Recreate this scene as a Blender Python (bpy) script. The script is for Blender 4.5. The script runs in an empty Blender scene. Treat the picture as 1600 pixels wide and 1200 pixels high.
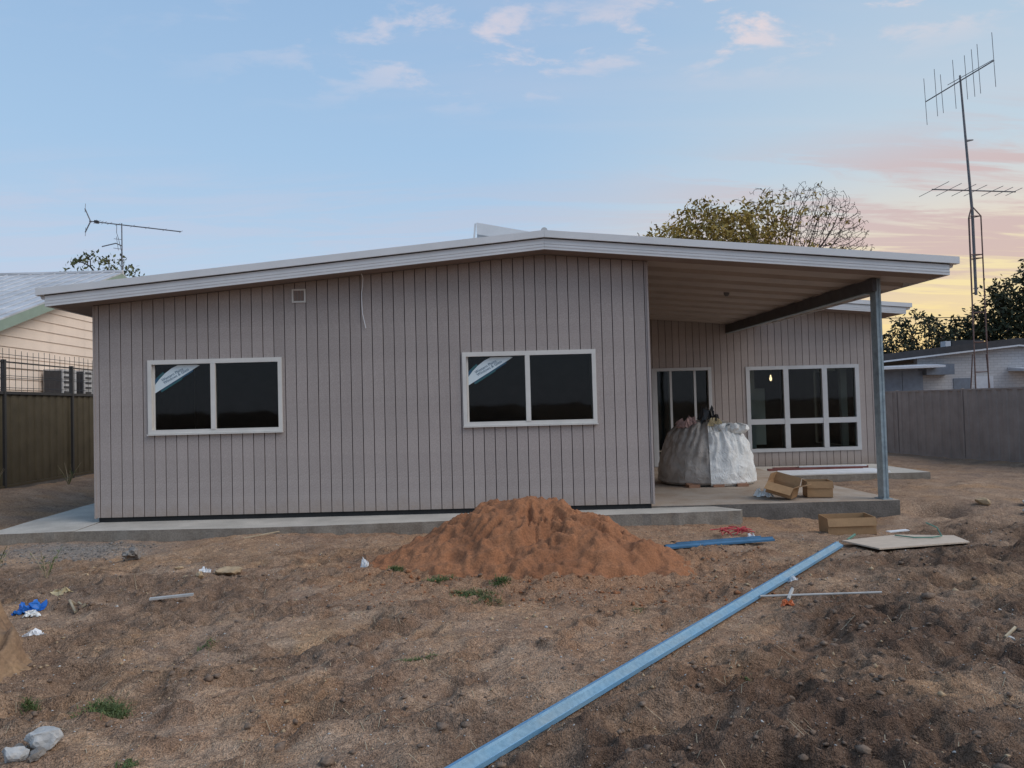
import bpy, math, random
import numpy as np
from mathutils import Vector, Matrix
R = math.radians
random.seed(7)
S = bpy.context.scene
C = S.collection

# ------------------------------------------------------------------ camera, sky, sun, exposure
cam_d = bpy.data.cameras.new('camera'); cam = bpy.data.objects.new('camera', cam_d); C.objects.link(cam); S.camera = cam
cam_d.sensor_width = 36.0; cam_d.lens = 1164.28 / 1600 * 36
cam_d.shift_x = (800 - 736.57) / 1600; cam_d.shift_y = 0.0003
cam_d.clip_start = 0.05; cam_d.clip_end = 3000
CZ = 1.6
cy_, cp_, cr_ = 0.0019, 0.0289, 0.0256
fw = Vector((math.sin(cy_) * math.cos(cp_), math.cos(cy_) * math.cos(cp_), math.sin(cp_)))
rt = Vector((math.cos(cy_), -math.sin(cy_), 0)); up = rt.cross(fw)
rt2 = rt * math.cos(cr_) - up * math.sin(cr_); up2 = rt * math.sin(cr_) + up * math.cos(cr_)
M = Matrix((rt2, up2, -fw)).transposed().to_4x4(); M.translation = (0, 0, CZ); cam.matrix_world = M

SUN_AZ, SUN_EL = 112.0, 4.0       # degrees clockwise from +Y (straight ahead); the glow lies off to the right
W = bpy.data.worlds.new('World'); S.world = W; W.use_nodes = True
def build_sky():
    nt = W.node_tree; N = nt.nodes; L = nt.links; N.clear()
    out = N.new('ShaderNodeOutputWorld'); bg = N.new('ShaderNodeBackground'); L.new(bg.outputs[0], out.inputs[0])
    def math_(op, a, b=None, clamp=False):
        n = N.new('ShaderNodeMath'); n.operation = op; n.use_clamp = clamp
        for i, q in enumerate((a, b)):
            if q is None: continue
            if isinstance(q, (int, float)): n.inputs[i].default_value = q
            else: L.new(q, n.inputs[i])
        return n.outputs[0]
    def mix(f, a, b):
        n = N.new('ShaderNodeMix'); n.data_type = 'RGBA'
        for s, q in ((n.inputs[0], f), (n.inputs[6], a), (n.inputs[7], b)):
            if isinstance(q, tuple): s.default_value = (*q, 1)
            elif isinstance(q, (int, float)): s.default_value = q
            else: L.new(q, s)
        return n.outputs[2]
    def ramp(x, stops, interp='EASE'):
        n = N.new('ShaderNodeValToRGB'); n.color_ramp.interpolation = interp
        while len(n.color_ramp.elements) < len(stops): n.color_ramp.elements.new(0.5)
        for e, (p, c) in zip(n.color_ramp.elements, stops):
            e.position = p; e.color = (c, c, c, 1) if isinstance(c, (int, float)) else (*c, 1)
        L.new(x, n.inputs[0]); return n.outputs[0]
    tc = N.new('ShaderNodeTexCoord'); D = tc.outputs['Generated']
    sky = N.new('ShaderNodeTexSky'); sky.sky_type = 'NISHITA'; sky.sun_disc = False
    sky.sun_elevation = R(SUN_EL); sky.sun_rotation = R(SUN_AZ); sky.air_density = 1.0; sky.dust_density = 1.0; sky.ozone_density = 2.0
    sep = N.new('ShaderNodeSeparateXYZ'); L.new(D, sep.inputs[0]); x, y, z = sep.outputs
    zc = math_('MAXIMUM', z, 0.0)
    # twilight colours of the air: pale blue overhead, lavender-white at the horizon, yellow towards the set sun
    west = math_('ADD', math_('MULTIPLY', x, math.sin(R(62))), math_('MULTIPLY', y, math.cos(R(62))))   # -1 .. 1
    w01 = math_('MULTIPLY_ADD', west, 0.5, False); 
    nn = w01.node; nn.inputs[2].default_value = 0.5
    blue = ramp(zc, [(0.0, (0.50, 0.54, 0.65)), (0.10, (0.46, 0.56, 0.71)), (0.20, (0.425, 0.555, 0.72)), (0.32, (0.345, 0.51, 0.715)), (0.55, (0.265, 0.415, 0.64)), (1.0, (0.19, 0.34, 0.58))], 'LINEAR')
    glow = ramp(zc, [(0.0, (0.92, 0.54, 0.20)), (0.07, (0.90, 0.68, 0.31)), (0.15, (0.84, 0.71, 0.42)), (0.20, (0.70, 0.64, 0.56)), (0.27, (0.50, 0.60, 0.68)), (0.6, (0.29, 0.45, 0.66)), (1.0, (0.19, 0.34, 0.58))], 'LINEAR')
    air = mix(ramp(w01, [(0.72, 0.0), (0.94, 1.0)]), blue, glow)
    hsv = N.new('ShaderNodeMix'); hsv.data_type = 'RGBA'; hsv.blend_type = 'MULTIPLY'
    nis = N.new('ShaderNodeVectorMath'); nis.operation = 'SCALE'; nis.inputs['Scale'].default_value = 0.10; L.new(sky.outputs[0], nis.inputs[0])
    base = mix(0.12, air, nis.outputs[0])
    # clouds on a flat layer overhead
    t = math_('DIVIDE', 1.0, math_('ADD', zc, 0.10))
    cmb = N.new('ShaderNodeCombineXYZ'); L.new(math_('MULTIPLY', x, t), cmb.inputs[0]); L.new(math_('MULTIPLY', y, t), cmb.inputs[1])
    def noise(scale, det, rough, loc, sc=(1, 1, 1), rot=0, dist=0.0):
        m = N.new('ShaderNodeMapping'); m.inputs['Location'].default_value = loc; m.inputs['Scale'].default_value = sc; m.inputs['Rotation'].default_value = (0, 0, rot)
        L.new(cmb.outputs[0], m.inputs[0])
        n = N.new('ShaderNodeTexNoise'); n.inputs['Scale'].default_value = scale; n.inputs['Detail'].default_value = det
        n.inputs['Roughness'].default_value = rough; n.inputs['Distortion'].default_value = dist
        L.new(m.outputs[0], n.inputs['Vector']); return n.outputs[0]
    puff = noise(5.0, 6, 0.60, (3.1, 1.7, 0), (1.0, 1.5, 1), R(-18), 0.25)
    patch = noise(0.75, 2, 0.5, (5.3, 2.2, 0), (0.8, 1.2, 1))
    pf = math_('MULTIPLY', math_('MULTIPLY', ramp(puff, [(0.49, 0.0), (0.66, 1.0)]), ramp(patch, [(0.38, 0.0), (0.56, 1.0)])), math_('MULTIPLY', ramp(zc, [(0.35, 0.0), (0.44, 1.0)]), ramp(w01, [(0.52, 0.06), (0.82, 1.0)])))
    veil = noise(1.1, 4, 0.6, (1.3, 9.2, 0), (0.5, 1.6, 1), R(-30), 0.4)
    vf = math_('MULTIPLY', ramp(veil, [(0.50, 0.0), (0.75, 1.0)]), 0.10)
    band = noise(2.3, 7, 0.64, (0.4, 4.4, 0), (0.42, 1.9, 1), R(-24), 0.7)
    low = ramp(zc, [(0.05, 0.0), (0.10, 0.3), (0.15, 1.0), (0.24, 0.95), (0.33, 0.0)])
    bf = math_('MULTIPLY', math_('MULTIPLY', ramp(band, [(0.42, 0.0), (0.58, 1.0)]), low), ramp(w01, [(0.45, 0.40), (0.80, 0.28), (0.93, 0.85)]))
    pink = mix(ramp(w01, [(0.45, 0.0), (0.95, 1.0)]), (0.60, 0.56, 0.62), (0.76, 0.56, 0.51))
    grey = mix(ramp(w01, [(0.55, 0.0), (0.95, 1.0)]), (0.47, 0.49, 0.60), (0.52, 0.39, 0.39))
    col = mix(vf, base, pink)
    col = mix(bf, col, grey)
    col = mix(math_('MULTIPLY', pf, 0.70), col, mix(0.35, pink, (0.86, 0.72, 0.68)))
    # below the horizon the dim ground haze
    col = mix(ramp(z, [(0.485, 1.0), (0.5, 0.0)]) if False else math_('LESS_THAN', z, -0.002), col, (0.12, 0.10, 0.09))
    L.new(col, bg.inputs[0]); bg.inputs[1].default_value = SKY_STRENGTH
    W.cycles.sampling_method = 'MANUAL'; W.cycles.sample_map_resolution = 512
SKY_STRENGTH = 1.0
build_sky()

sun_d = bpy.data.lights.new('sun', 'SUN'); sun_d.energy = 1.5; sun_d.angle = R(45); sun_d.color = (1.0, 0.93, 0.86)
sun = bpy.data.objects.new('sun', sun_d); C.objects.link(sun)
LAZ, LEL = R(SUN_AZ), R(43)      # same bearing as the glow, higher and very wide: the soft light of the western dusk sky
sd = Vector((math.sin(LAZ) * math.cos(LEL), math.cos(LAZ) * math.cos(LEL), math.sin(LEL)))
sun.rotation_euler = sd.to_track_quat('Z', 'Y').to_euler(); sun.location = (20, -10, 30)

S.view_settings.view_transform = 'Standard'; S.view_settings.look = 'None'; S.view_settings.gamma = 1
S.view_settings.exposure = 0.28; S.view_settings.use_curve_mapping = False
S.render.engine = 'CYCLES'
S.cycles.max_bounces = 6; S.cycles.diffuse_bounces = 3; S.cycles.glossy_bounces = 3; S.cycles.transmission_bounces = 4; S.cycles.transparent_max_bounces = 8; S.cycles.caustics_reflective = False; S.cycles.caustics_refractive = False

# ------------------------------------------------------------------ materials
def newmat(name):
    m = bpy.data.materials.new(name); m.use_nodes = True
    nt = m.node_tree; b = nt.nodes['Principled BSDF']; return m, nt, b
def mat(name, col, rough=0.7, var=0.12, scale=6.0, bump=0.0, bscale=40.0, metal=0.0, spec=0.4, col2=None, scale2=None, stretch=None, fine=0.0):
    """base colour broken up by two noises, with a fine bump"""
    m, nt, b = newmat(name); N = nt.nodes; L = nt.links
    tc = N.new('ShaderNodeTexCoord'); vec = tc.outputs['Object']
    if stretch:
        mp = N.new('ShaderNodeMapping'); mp.inputs['Scale'].default_value = stretch; L.new(vec, mp.inputs[0]); vec = mp.outputs[0]
    n1 = N.new('ShaderNodeTexNoise'); n1.inputs['Scale'].default_value = scale; n1.inputs['Detail'].default_value = 6; n1.inputs['Roughness'].default_value = 0.6
    L.new(vec, n1.inputs['Vector'])
    mx = N.new('ShaderNodeMix'); mx.data_type = 'RGBA'
    c2 = col2 if col2 else tuple(c * (1 - var * 2) for c in col)
    c1 = col if col2 else tuple(min(1, c * (1 + var)) for c in col)
    mx.inputs[6].default_value = (*c1, 1); mx.inputs[7].default_value = (*c2, 1)
    cr = N.new('ShaderNodeValToRGB'); cr.color_ramp.elements[0].position = 0.35; cr.color_ramp.elements[1].position = 0.68
    L.new(n1.outputs[0], cr.inputs[0]); L.new(cr.outputs[0], mx.inputs[0])
    colr = mx.outputs[2]
    if fine:
        n3 = N.new('ShaderNodeTexNoise'); n3.inputs['Scale'].default_value = bscale; n3.inputs['Detail'].default_value = 3; L.new(vec, n3.inputs['Vector'])
        hs = N.new('ShaderNodeMix'); hs.data_type = 'RGBA'; hs.blend_type = 'MULTIPLY'; hs.inputs[0].default_value = 1
        r3 = N.new('ShaderNodeMapRange'); r3.inputs[1].default_value = 0.3; r3.inputs[2].default_value = 0.7; r3.inputs[3].default_value = 1 - fine; r3.inputs[4].default_value = 1 + fine * 0.6
        L.new(n3.outputs[0], r3.inputs[0]); L.new(colr, hs.inputs[6]); L.new(r3.outputs[0], hs.inputs[7]); colr = hs.outputs[2]
    L.new(colr, b.inputs['Base Color'])
    b.inputs['Roughness'].default_value = rough; b.inputs['Metallic'].default_value = metal; b.inputs['Specular IOR Level'].default_value = spec
    if bump:
        n2 = N.new('ShaderNodeTexNoise'); n2.inputs['Scale'].default_value = bscale; n2.inputs['Detail'].default_value = 4; L.new(vec, n2.inputs['Vector'])
        bp = N.new('ShaderNodeBump'); bp.inputs['Strength'].default_value = min(1, bump); bp.inputs['Distance'].default_value = 0.01
        L.new(n2.outputs[0], bp.inputs['Height']); L.new(bp.outputs[0], b.inputs['Normal'])
    return m

MT = {}
def clad_mat():
    m = mat('painted_cladding', (0.418, 0.355, 0.323), 0.75, 0.05, 1.6, 0.35, 90, fine=0.17); nt = m.node_tree; N = nt.nodes; L = nt.links; b = N['Principled BSDF']
    src = b.inputs['Base Color'].links[0].from_socket
    oi = N.new('ShaderNodeObjectInfo'); mr = N.new('ShaderNodeMapRange'); mr.inputs[3].default_value = 0.945; mr.inputs[4].default_value = 1.05; L.new(oi.outputs['Random'], mr.inputs[0])
    m1 = N.new('ShaderNodeMix'); m1.data_type = 'RGBA'; m1.blend_type = 'MULTIPLY'; m1.inputs[0].default_value = 1; L.new(src, m1.inputs[6]); L.new(mr.outputs[0], m1.inputs[7])
    ge = N.new('ShaderNodeNewGeometry'); sp = N.new('ShaderNodeSeparateXYZ'); L.new(ge.outputs['Position'], sp.inputs[0])
    ns = N.new('ShaderNodeTexNoise'); ns.inputs['Scale'].default_value = 5; ns.inputs['Detail'].default_value = 5; L.new(ge.outputs['Position'], ns.inputs['Vector'])
    ad = N.new('ShaderNodeMath'); ad.operation = 'MULTIPLY_ADD'; L.new(ns.outputs[0], ad.inputs[0]); ad.inputs[1].default_value = 0.45; ad.inputs[2].default_value = 0.18
    sb = N.new('ShaderNodeMath'); sb.operation = 'SUBTRACT'; L.new(ad.outputs[0], sb.inputs[0]); L.new(sp.outputs[2], sb.inputs[1])
    m2r = N.new('ShaderNodeMapRange'); m2r.inputs[1].default_value = 0.0; m2r.inputs[2].default_value = 0.25; m2r.inputs[4].default_value = 0.45; L.new(sb.outputs[0], m2r.inputs[0])
    m2 = N.new('ShaderNodeMix'); m2.data_type = 'RGBA'; m2.inputs[7].default_value = (0.34, 0.255, 0.19, 1); L.new(m2r.outputs[0], m2.inputs[0]); L.new(m1.outputs[2], m2.inputs[6]); L.new(m2.outputs[2], b.inputs['Base Color'])
    return m
MT['clad'] = clad_mat()
MT['groove'] = mat('cladding_groove', (0.075, 0.055, 0.055), 0.9, 0.1, 5)
MT['fascia'] = mat('grey_painted_steel', (0.72, 0.71, 0.70), 0.45, 0.03, 2.0, fine=0.02)
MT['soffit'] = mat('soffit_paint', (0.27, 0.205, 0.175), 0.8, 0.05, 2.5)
MT['ceil'] = mat('patio_ceiling_steel', (0.43, 0.36, 0.315), 0.55, 0.05, 2.5)
MT['roof'] = mat('roof_steel', (0.58, 0.59, 0.59), 0.4, 0.05, 3.0)
MT['frame'] = mat('cream_aluminium', (0.72, 0.68, 0.62), 0.45, 0.04, 4.0)
MT['frame_w'] = mat('pale_aluminium', (0.56, 0.55, 0.54), 0.4, 0.04, 4.0)
MT['steel'] = mat('galvanised_steel', (0.31, 0.37, 0.39), 0.45, 0.14, 9.0, 0.1, 60, metal=0.25)
MT['beam'] = mat('dark_primed_steel', (0.085, 0.08, 0.08), 0.6, 0.1, 6.0)
MT['concrete'] = mat('pale_concrete', (0.54, 0.49, 0.42), 0.9, 0.10, 2.2, 0.4, 70, fine=0.12)
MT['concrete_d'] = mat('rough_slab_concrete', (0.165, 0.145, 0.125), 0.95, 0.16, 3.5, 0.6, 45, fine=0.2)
MT['concrete_e'] = mat('dark_path_edge', (0.30, 0.265, 0.22), 0.95, 0.18, 5, 0.6, 50, col2=(0.20, 0.165, 0.13), fine=0.2)  # sides of path and rear slab, darker and browner than the top
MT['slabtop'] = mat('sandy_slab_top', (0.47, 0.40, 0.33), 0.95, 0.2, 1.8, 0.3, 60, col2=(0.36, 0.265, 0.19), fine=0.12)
MT['dark'] = mat('dark_void', (0.03, 0.03, 0.03), 0.9, 0.1)
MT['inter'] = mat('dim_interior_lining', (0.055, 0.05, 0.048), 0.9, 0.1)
MT['plaster'] = mat('white_plaster', (0.6, 0.6, 0.58), 0.8, 0.04)
MT['blue'] = mat('blue_primer_steel', (0.13, 0.33, 0.55), 0.42, 0.08, 3.0, 0.08, 50, col2=(0.21, 0.36, 0.47), stretch=(1, 1, 1), fine=0.08, metal=0.15)
MT['blue_l'] = mat('highlight_blue_edge', (0.30, 0.48, 0.62), 0.45, 0.1, 6.0, fine=0.1)  # highlight along the purlin ridge and edge, put into the colour as paler blue
MT['blue_g'] = mat('greyer_blue_web', (0.17, 0.33, 0.45), 0.5, 0.12, 2.5, col2=(0.27, 0.35, 0.38), fine=0.16)  # greyer blue for the lower web of the long purlin
MT['blue_d'] = mat('dark_blue_primer_steel', (0.055, 0.155, 0.27), 0.5, 0.1, 5.0, fine=0.1)
MT['sand'] = mat('orange_sand', (0.37, 0.16, 0.074), 0.95, 0.14, 2.6, 0.8, 55, col2=(0.24, 0.10, 0.046), fine=0.28)
MT['bank'] = mat('clay_bank', (0.34, 0.215, 0.12), 0.95, 0.14, 4, 0.7, 40, col2=(0.20, 0.125, 0.08), fine=0.25)
MT['card'] = mat('brown_cardboard', (0.42, 0.25, 0.125), 0.85, 0.08, 5, 0.1, 60, fine=0.06)
MT['card_in'] = mat('cardboard_inside', (0.29, 0.175, 0.10), 0.9, 0.08, 5, fine=0.06)
MT['ply'] = mat('plywood', (0.60, 0.48, 0.37), 0.7, 0.07, 3, 0.1, 60, stretch=(3, 12, 3), fine=0.06)
def film_mat(name, c1, c2, rough):
    m, nt, b = newmat(name); N = nt.nodes; L = nt.links; tc = N.new('ShaderNodeTexCoord')
    def nz_(sc, d, dist, st=(1, 1, 1)):
        mp = N.new('ShaderNodeMapping'); mp.inputs['Scale'].default_value = st; L.new(tc.outputs['Object'], mp.inputs[0])
        n = N.new('ShaderNodeTexNoise'); n.inputs['Scale'].default_value = sc; n.inputs['Detail'].default_value = d; n.inputs['Distortion'].default_value = dist; L.new(mp.outputs[0], n.inputs['Vector']); return n.outputs[0]
    a = nz_(3.0, 6, 1.5); mx = N.new('ShaderNodeMix'); mx.data_type = 'RGBA'; mx.inputs[6].default_value = (*c1, 1); mx.inputs[7].default_value = (*c2, 1)
    cr = N.new('ShaderNodeValToRGB'); cr.color_ramp.elements[0].position = 0.42; cr.color_ramp.elements[1].position = 0.62; L.new(a, cr.inputs[0]); L.new(cr.outputs[0], mx.inputs[0]); L.new(mx.outputs[2], b.inputs['Base Color'])
    f = nz_(7.0, 4, 1.6, (1, 1, 0.7)); s1 = N.new('ShaderNodeMath'); s1.operation = 'SUBTRACT'; L.new(f, s1.inputs[0]); s1.inputs[1].default_value = 0.5
    s2 = N.new('ShaderNodeMath'); s2.operation = 'ABSOLUTE'; L.new(s1.outputs[0], s2.inputs[0])
    bp = N.new('ShaderNodeBump'); bp.inputs['Strength'].default_value = 1.0; bp.inputs['Distance'].default_value = 0.035; L.new(s2.outputs[0], bp.inputs['Height']); L.new(bp.outputs[0], b.inputs['Normal']); b.inputs['Roughness'].default_value = rough
    return m
MT['plastic_w'] = film_mat('white_film', (0.88, 0.875, 0.84), (0.76, 0.75, 0.71), 0.34)
MT['plastic_g'] = film_mat('brown_film', (0.47, 0.42, 0.37), (0.34, 0.30, 0.26), 0.5)  # darker, browner film for the inner wrap of the load
MT['black'] = mat('black_plastic', (0.03, 0.028, 0.028), 0.4, 0.1, 12)
MT['pink'] = mat('dusty_pink_sack', (0.42, 0.27, 0.24), 0.8, 0.15, 9, 0.5, 25)
MT['red'] = mat('red_plastic_mesh', (0.50, 0.05, 0.06), 0.6, 0.15, 15)
MT['redt'] = mat('red_brown_timber', (0.20, 0.065, 0.055), 0.7, 0.15, 6)
MT['wood'] = mat('pallet_timber', (0.40, 0.22, 0.14), 0.85, 0.15, 8, 0.3, 50)
MT['white'] = mat('white_paint', (0.80, 0.80, 0.80), 0.5, 0.04, 4)
MT['olive'] = mat('olive_fence_steel', (0.082, 0.064, 0.037), 0.5, 0.12, 3)
MT['olive_d'] = mat('dark_fence_steel', (0.045, 0.042, 0.04), 0.5, 0.1, 3)
MT['fence'] = mat('grey_brown_fence_steel', (0.32, 0.265, 0.235), 0.55, 0.08, 2.5)
MT['wb'] = mat('cream_weatherboard', (0.88, 0.71, 0.57), 0.7, 0.04, 2.0, fine=0.03)
MT['green'] = mat('green_barge_paint', (0.27, 0.34, 0.27), 0.6, 0.05, 3.0)
MT['nroof'] = mat('weathered_grey_roof', (0.52, 0.52, 0.53), 0.6, 0.12, 1.4, stretch=(0.6, 2, 1), fine=0.05)
MT['acw'] = mat('air_conditioner_casing', (0.50, 0.48, 0.46), 0.5, 0.04)
MT['acd'] = mat('dark_grille', (0.05, 0.05, 0.055), 0.5, 0.1)
MT['alu'] = mat('weathered_aluminium', (0.16, 0.16, 0.17), 0.6, 0.15, 10, metal=0.2)
MT['rust'] = mat('rusty_tower_steel', (0.16, 0.10, 0.085), 0.8, 0.2, 8)
MT['awn'] = mat('grey_awning', (0.52, 0.54, 0.58), 0.6, 0.05)
MT['shed'] = mat('slate_blue_sheet', (0.15, 0.175, 0.215), 0.5, 0.08)
MT['troof'] = mat('dark_tray_roof', (0.045, 0.045, 0.05), 0.8, 0.1)
MT['bark'] = mat('dark_bark', (0.075, 0.055, 0.045), 0.95, 0.25, 9)
MT['leaf_o'] = mat('olive_autumn_leaf', (0.42, 0.28, 0.06), 0.75, 0.3, 0.9, col2=(0.24, 0.185, 0.05))
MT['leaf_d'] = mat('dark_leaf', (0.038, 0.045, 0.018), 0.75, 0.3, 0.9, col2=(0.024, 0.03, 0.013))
MT['leaf_m'] = mat('mid_green_leaf', (0.115, 0.125, 0.045), 0.75, 0.3, 0.9, col2=(0.07, 0.08, 0.03))
MT['grass'] = mat('green_grass', (0.085, 0.13, 0.035), 0.8, 0.3, 6, col2=(0.12, 0.13, 0.05))
MT['straw'] = mat('dry_straw', (0.42, 0.34, 0.23), 0.9, 0.2, 6)
MT['rock_w'] = mat('pale_concrete_rubble', (0.47, 0.455, 0.43), 0.9, 0.15, 9, 0.6, 30, fine=0.15)
MT['rock_g'] = mat('grey_rubble', (0.24, 0.215, 0.19), 0.9, 0.25, 12, 0.6, 30, fine=0.2)
MT['rock_t'] = mat('tan_stone', (0.46, 0.33, 0.20), 0.9, 0.15, 9, 0.5, 30, fine=0.15)
MT['bluebag'] = mat('blue_plastic', (0.03, 0.17, 0.55), 0.4, 0.1, 10)
MT['yellow'] = mat('dirty_yellow_cloth', (0.60, 0.48, 0.28), 0.8, 0.15, 12)
MT['orange'] = mat('orange_plastic', (0.65, 0.17, 0.06), 0.5, 0.1)
MT['pipe'] = mat('grey_conduit', (0.45, 0.44, 0.42), 0.55, 0.1, 8)
MT['gstrap'] = mat('green_strap', (0.12, 0.24, 0.18), 0.6, 0.1)
MT['decal_w'] = mat('decal_white', (0.70, 0.78, 0.80), 0.6, 0.03)
MT['decal_b'] = mat('decal_blue', (0.03, 0.10, 0.17), 0.5, 0.05)
MT['decal_t'] = mat('decal_teal', (0.035, 0.12, 0.13), 0.5, 0.05)
MT['wire'] = mat('wire_black', (0.03, 0.03, 0.03), 0.7, 0.1)

def brick_mat():
    m, nt, b = newmat('white_painted_brick'); N = nt.nodes; L = nt.links
    tc = N.new('ShaderNodeTexCoord'); mp = N.new('ShaderNodeMapping'); mp.inputs['Rotation'].default_value = (R(90), 0, 0); L.new(tc.outputs['Object'], mp.inputs[0])
    br = N.new('ShaderNodeTexBrick'); br.inputs['Scale'].default_value = 1; br.inputs['Brick Width'].default_value = 0.25; br.inputs['Row Height'].default_value = 0.095
    br.inputs['Mortar Size'].default_value = 0.008; br.inputs['Color1'].default_value = (0.47, 0.47, 0.48, 1); br.inputs['Color2'].default_value = (0.42, 0.42, 0.435, 1); br.inputs['Mortar'].default_value = (0.34, 0.34, 0.35, 1)
    L.new(mp.outputs[0], br.inputs['Vector']); L.new(br.outputs[0], b.inputs['Base Color'])
    bp = N.new('ShaderNodeBump'); bp.inputs['Strength'].default_value = 0.5; bp.inputs['Distance'].default_value = 0.008; bp.invert = True
    L.new(br.outputs['Fac'], bp.inputs['Height']); L.new(bp.outputs[0], b.inputs['Normal']); b.inputs['Roughness'].default_value = 0.85
    return m
MT['brick'] = brick_mat()

def glass_mat():
    m, nt, b = newmat('window_glass'); N = nt.nodes; L = nt.links; N.remove(b); out = N['Material Output']
    tr = N.new('ShaderNodeBsdfTransparent'); tr.inputs[0].default_value = (0.72, 0.76, 0.74, 1)
    gl = N.new('ShaderNodeBsdfGlossy'); gl.inputs['Roughness'].default_value = 0.03
    fr = N.new('ShaderNodeFresnel'); fr.inputs['IOR'].default_value = 1.32
    tc = N.new('ShaderNodeTexCoord'); n = N.new('ShaderNodeTexNoise'); n.inputs['Scale'].default_value = 2.2; n.inputs['Detail'].default_value = 2; L.new(tc.outputs['Object'], n.inputs['Vector'])
    bp = N.new('ShaderNodeBump'); bp.inputs['Strength'].default_value = 0.06; bp.inputs['Distance'].default_value = 0.02; L.new(n.outputs[0], bp.inputs['Height']); L.new(bp.outputs[0], gl.inputs['Normal'])
    mx = N.new('ShaderNodeMixShader'); L.new(fr.outputs[0], mx.inputs[0]); L.new(tr.outputs[0], mx.inputs[1]); L.new(gl.outputs[0], mx.inputs[2]); L.new(mx.outputs[0], out.inputs[0])
    return m
MT['glass'] = glass_mat()
def bulb_mat():
    m, nt, b = newmat('lit_bulb'); b.inputs['Emission Color'].default_value = (1, 0.72, 0.42, 1); b.inputs['Emission Strength'].default_value = 2.5; b.inputs['Base Color'].default_value = (0.8, 0.7, 0.5, 1); return m
MT['bulb'] = bulb_mat()

def soil_mat():
    m, nt, b = newmat('yard_soil'); N = nt.nodes; L = nt.links
    at = N.new('ShaderNodeAttribute'); at.attribute_name = 'soil'; sp = N.new('ShaderNodeSeparateColor'); L.new(at.outputs['Color'], sp.inputs[0])
    tc = N.new('ShaderNodeTexCoord'); V = tc.outputs['Object']
    def noise(s, d=6, r=0.6, dist=0.0):
        n = N.new('ShaderNodeTexNoise'); n.inputs['Scale'].default_value = s; n.inputs['Detail'].default_value = d; n.inputs['Roughness'].default_value = r; n.inputs['Distortion'].default_value = dist
        L.new(V, n.inputs['Vector']); return n.outputs[0]
    def mr(x, a, bb, c=0.0, d=1.0):
        n = N.new('ShaderNodeMapRange'); n.inputs[1].default_value = a; n.inputs[2].default_value = bb; n.inputs[3].default_value = c; n.inputs[4].default_value = d; L.new(x, n.inputs[0]); return n.outputs[0]
    def mix(f, a, c, bt='MIX'):
        n = N.new('ShaderNodeMix'); n.data_type = 'RGBA'; n.blend_type = bt
        for s, q in ((n.inputs[0], f), (n.inputs[6], a), (n.inputs[7], c)):
            if isinstance(q, tuple): s.default_value = (*q, 1)
            elif isinstance(q, (int, float)): s.default_value = q
            else: L.new(q, s)
        return n.outputs[2]
    def add(a, c, op='ADD', cl=True):
        n = N.new('ShaderNodeMath'); n.operation = op; n.use_clamp = cl
        for i, q in enumerate((a, c)):
            if isinstance(q, (int, float)): n.inputs[i].default_value = q
            else: L.new(q, n.inputs[i])
        return n.outputs[0]
    big = noise(0.9, 4, 0.55, 0.4); midn = noise(3.6, 6, 0.66, 0.7); fin = noise(34, 3, 0.7); grit = noise(130, 1, 0.6)
    c = mix(mr(big, 0.35, 0.68), (0.44, 0.295, 0.198), (0.335, 0.232, 0.168))
    c = mix(mr(midn, 0.46, 0.70, 0, 0.5), c, (0.215, 0.142, 0.10))
    hue1 = noise(0.75, 3, 0.5, 0.8); hue2 = noise(1.25, 4, 0.55, 0.6)
    c = mix(mr(hue1, 0.50, 0.66, 0, 0.75), c, (0.46, 0.285, 0.165))
    c = mix(mr(hue2, 0.52, 0.68, 0, 0.7), c, (0.275, 0.20, 0.155))
    dk = add(sp.outputs[0], mr(midn, 0.3, 0.75, -0.32, 0.34))
    pale = noise(1.7, 5, 0.6, 0.5)
    c = mix(mr(pale, 0.52, 0.68, 0, 0.7), c, (0.50, 0.36, 0.26))
    c = mix(dk, c, (0.125, 0.080, 0.057))
    rd = add(sp.outputs[1], mr(midn, 0.35, 0.7, -0.22, 0.12))
    c = mix(rd, c, (0.40, 0.215, 0.12))
    gy = add(sp.outputs[2], mr(midn, 0.3, 0.7, -0.35, 0.1))
    c = mix(gy, c, (0.30, 0.28, 0.26))
    c = mix(1.0, c, mix(mr(fin, 0.3, 0.7), (0.66, 0.64, 0.62), (1.26, 1.25, 1.23)), 'MULTIPLY')
    c = mix(1.0, c, mix(mr(grit, 0.3, 0.7), (0.55, 0.55, 0.55), (1.42, 1.40, 1.36)), 'MULTIPLY')
    vo = N.new('ShaderNodeTexVoronoi'); vo.inputs['Scale'].default_value = 34; L.new(V, vo.inputs['Vector'])
    L.new(c, b.inputs['Base Color']); b.inputs['Roughness'].default_value = 0.97; b.inputs['Specular IOR Level'].default_value = 0.15
    hgt = add(add(add(fin, 0.55, 'MULTIPLY', False), add(grit, 0.25, 'MULTIPLY', False), 'ADD', False), add(midn, 1.4, 'MULTIPLY', False), 'ADD', False)
    bp = N.new('ShaderNodeBump'); bp.inputs['Strength'].default_value = 0.9; bp.inputs['Distance'].default_value = 0.045; L.new(hgt, bp.inputs['Height']); L.new(bp.outputs[0], b.inputs['Normal'])
    return m
MT['soil'] = soil_mat()

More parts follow.
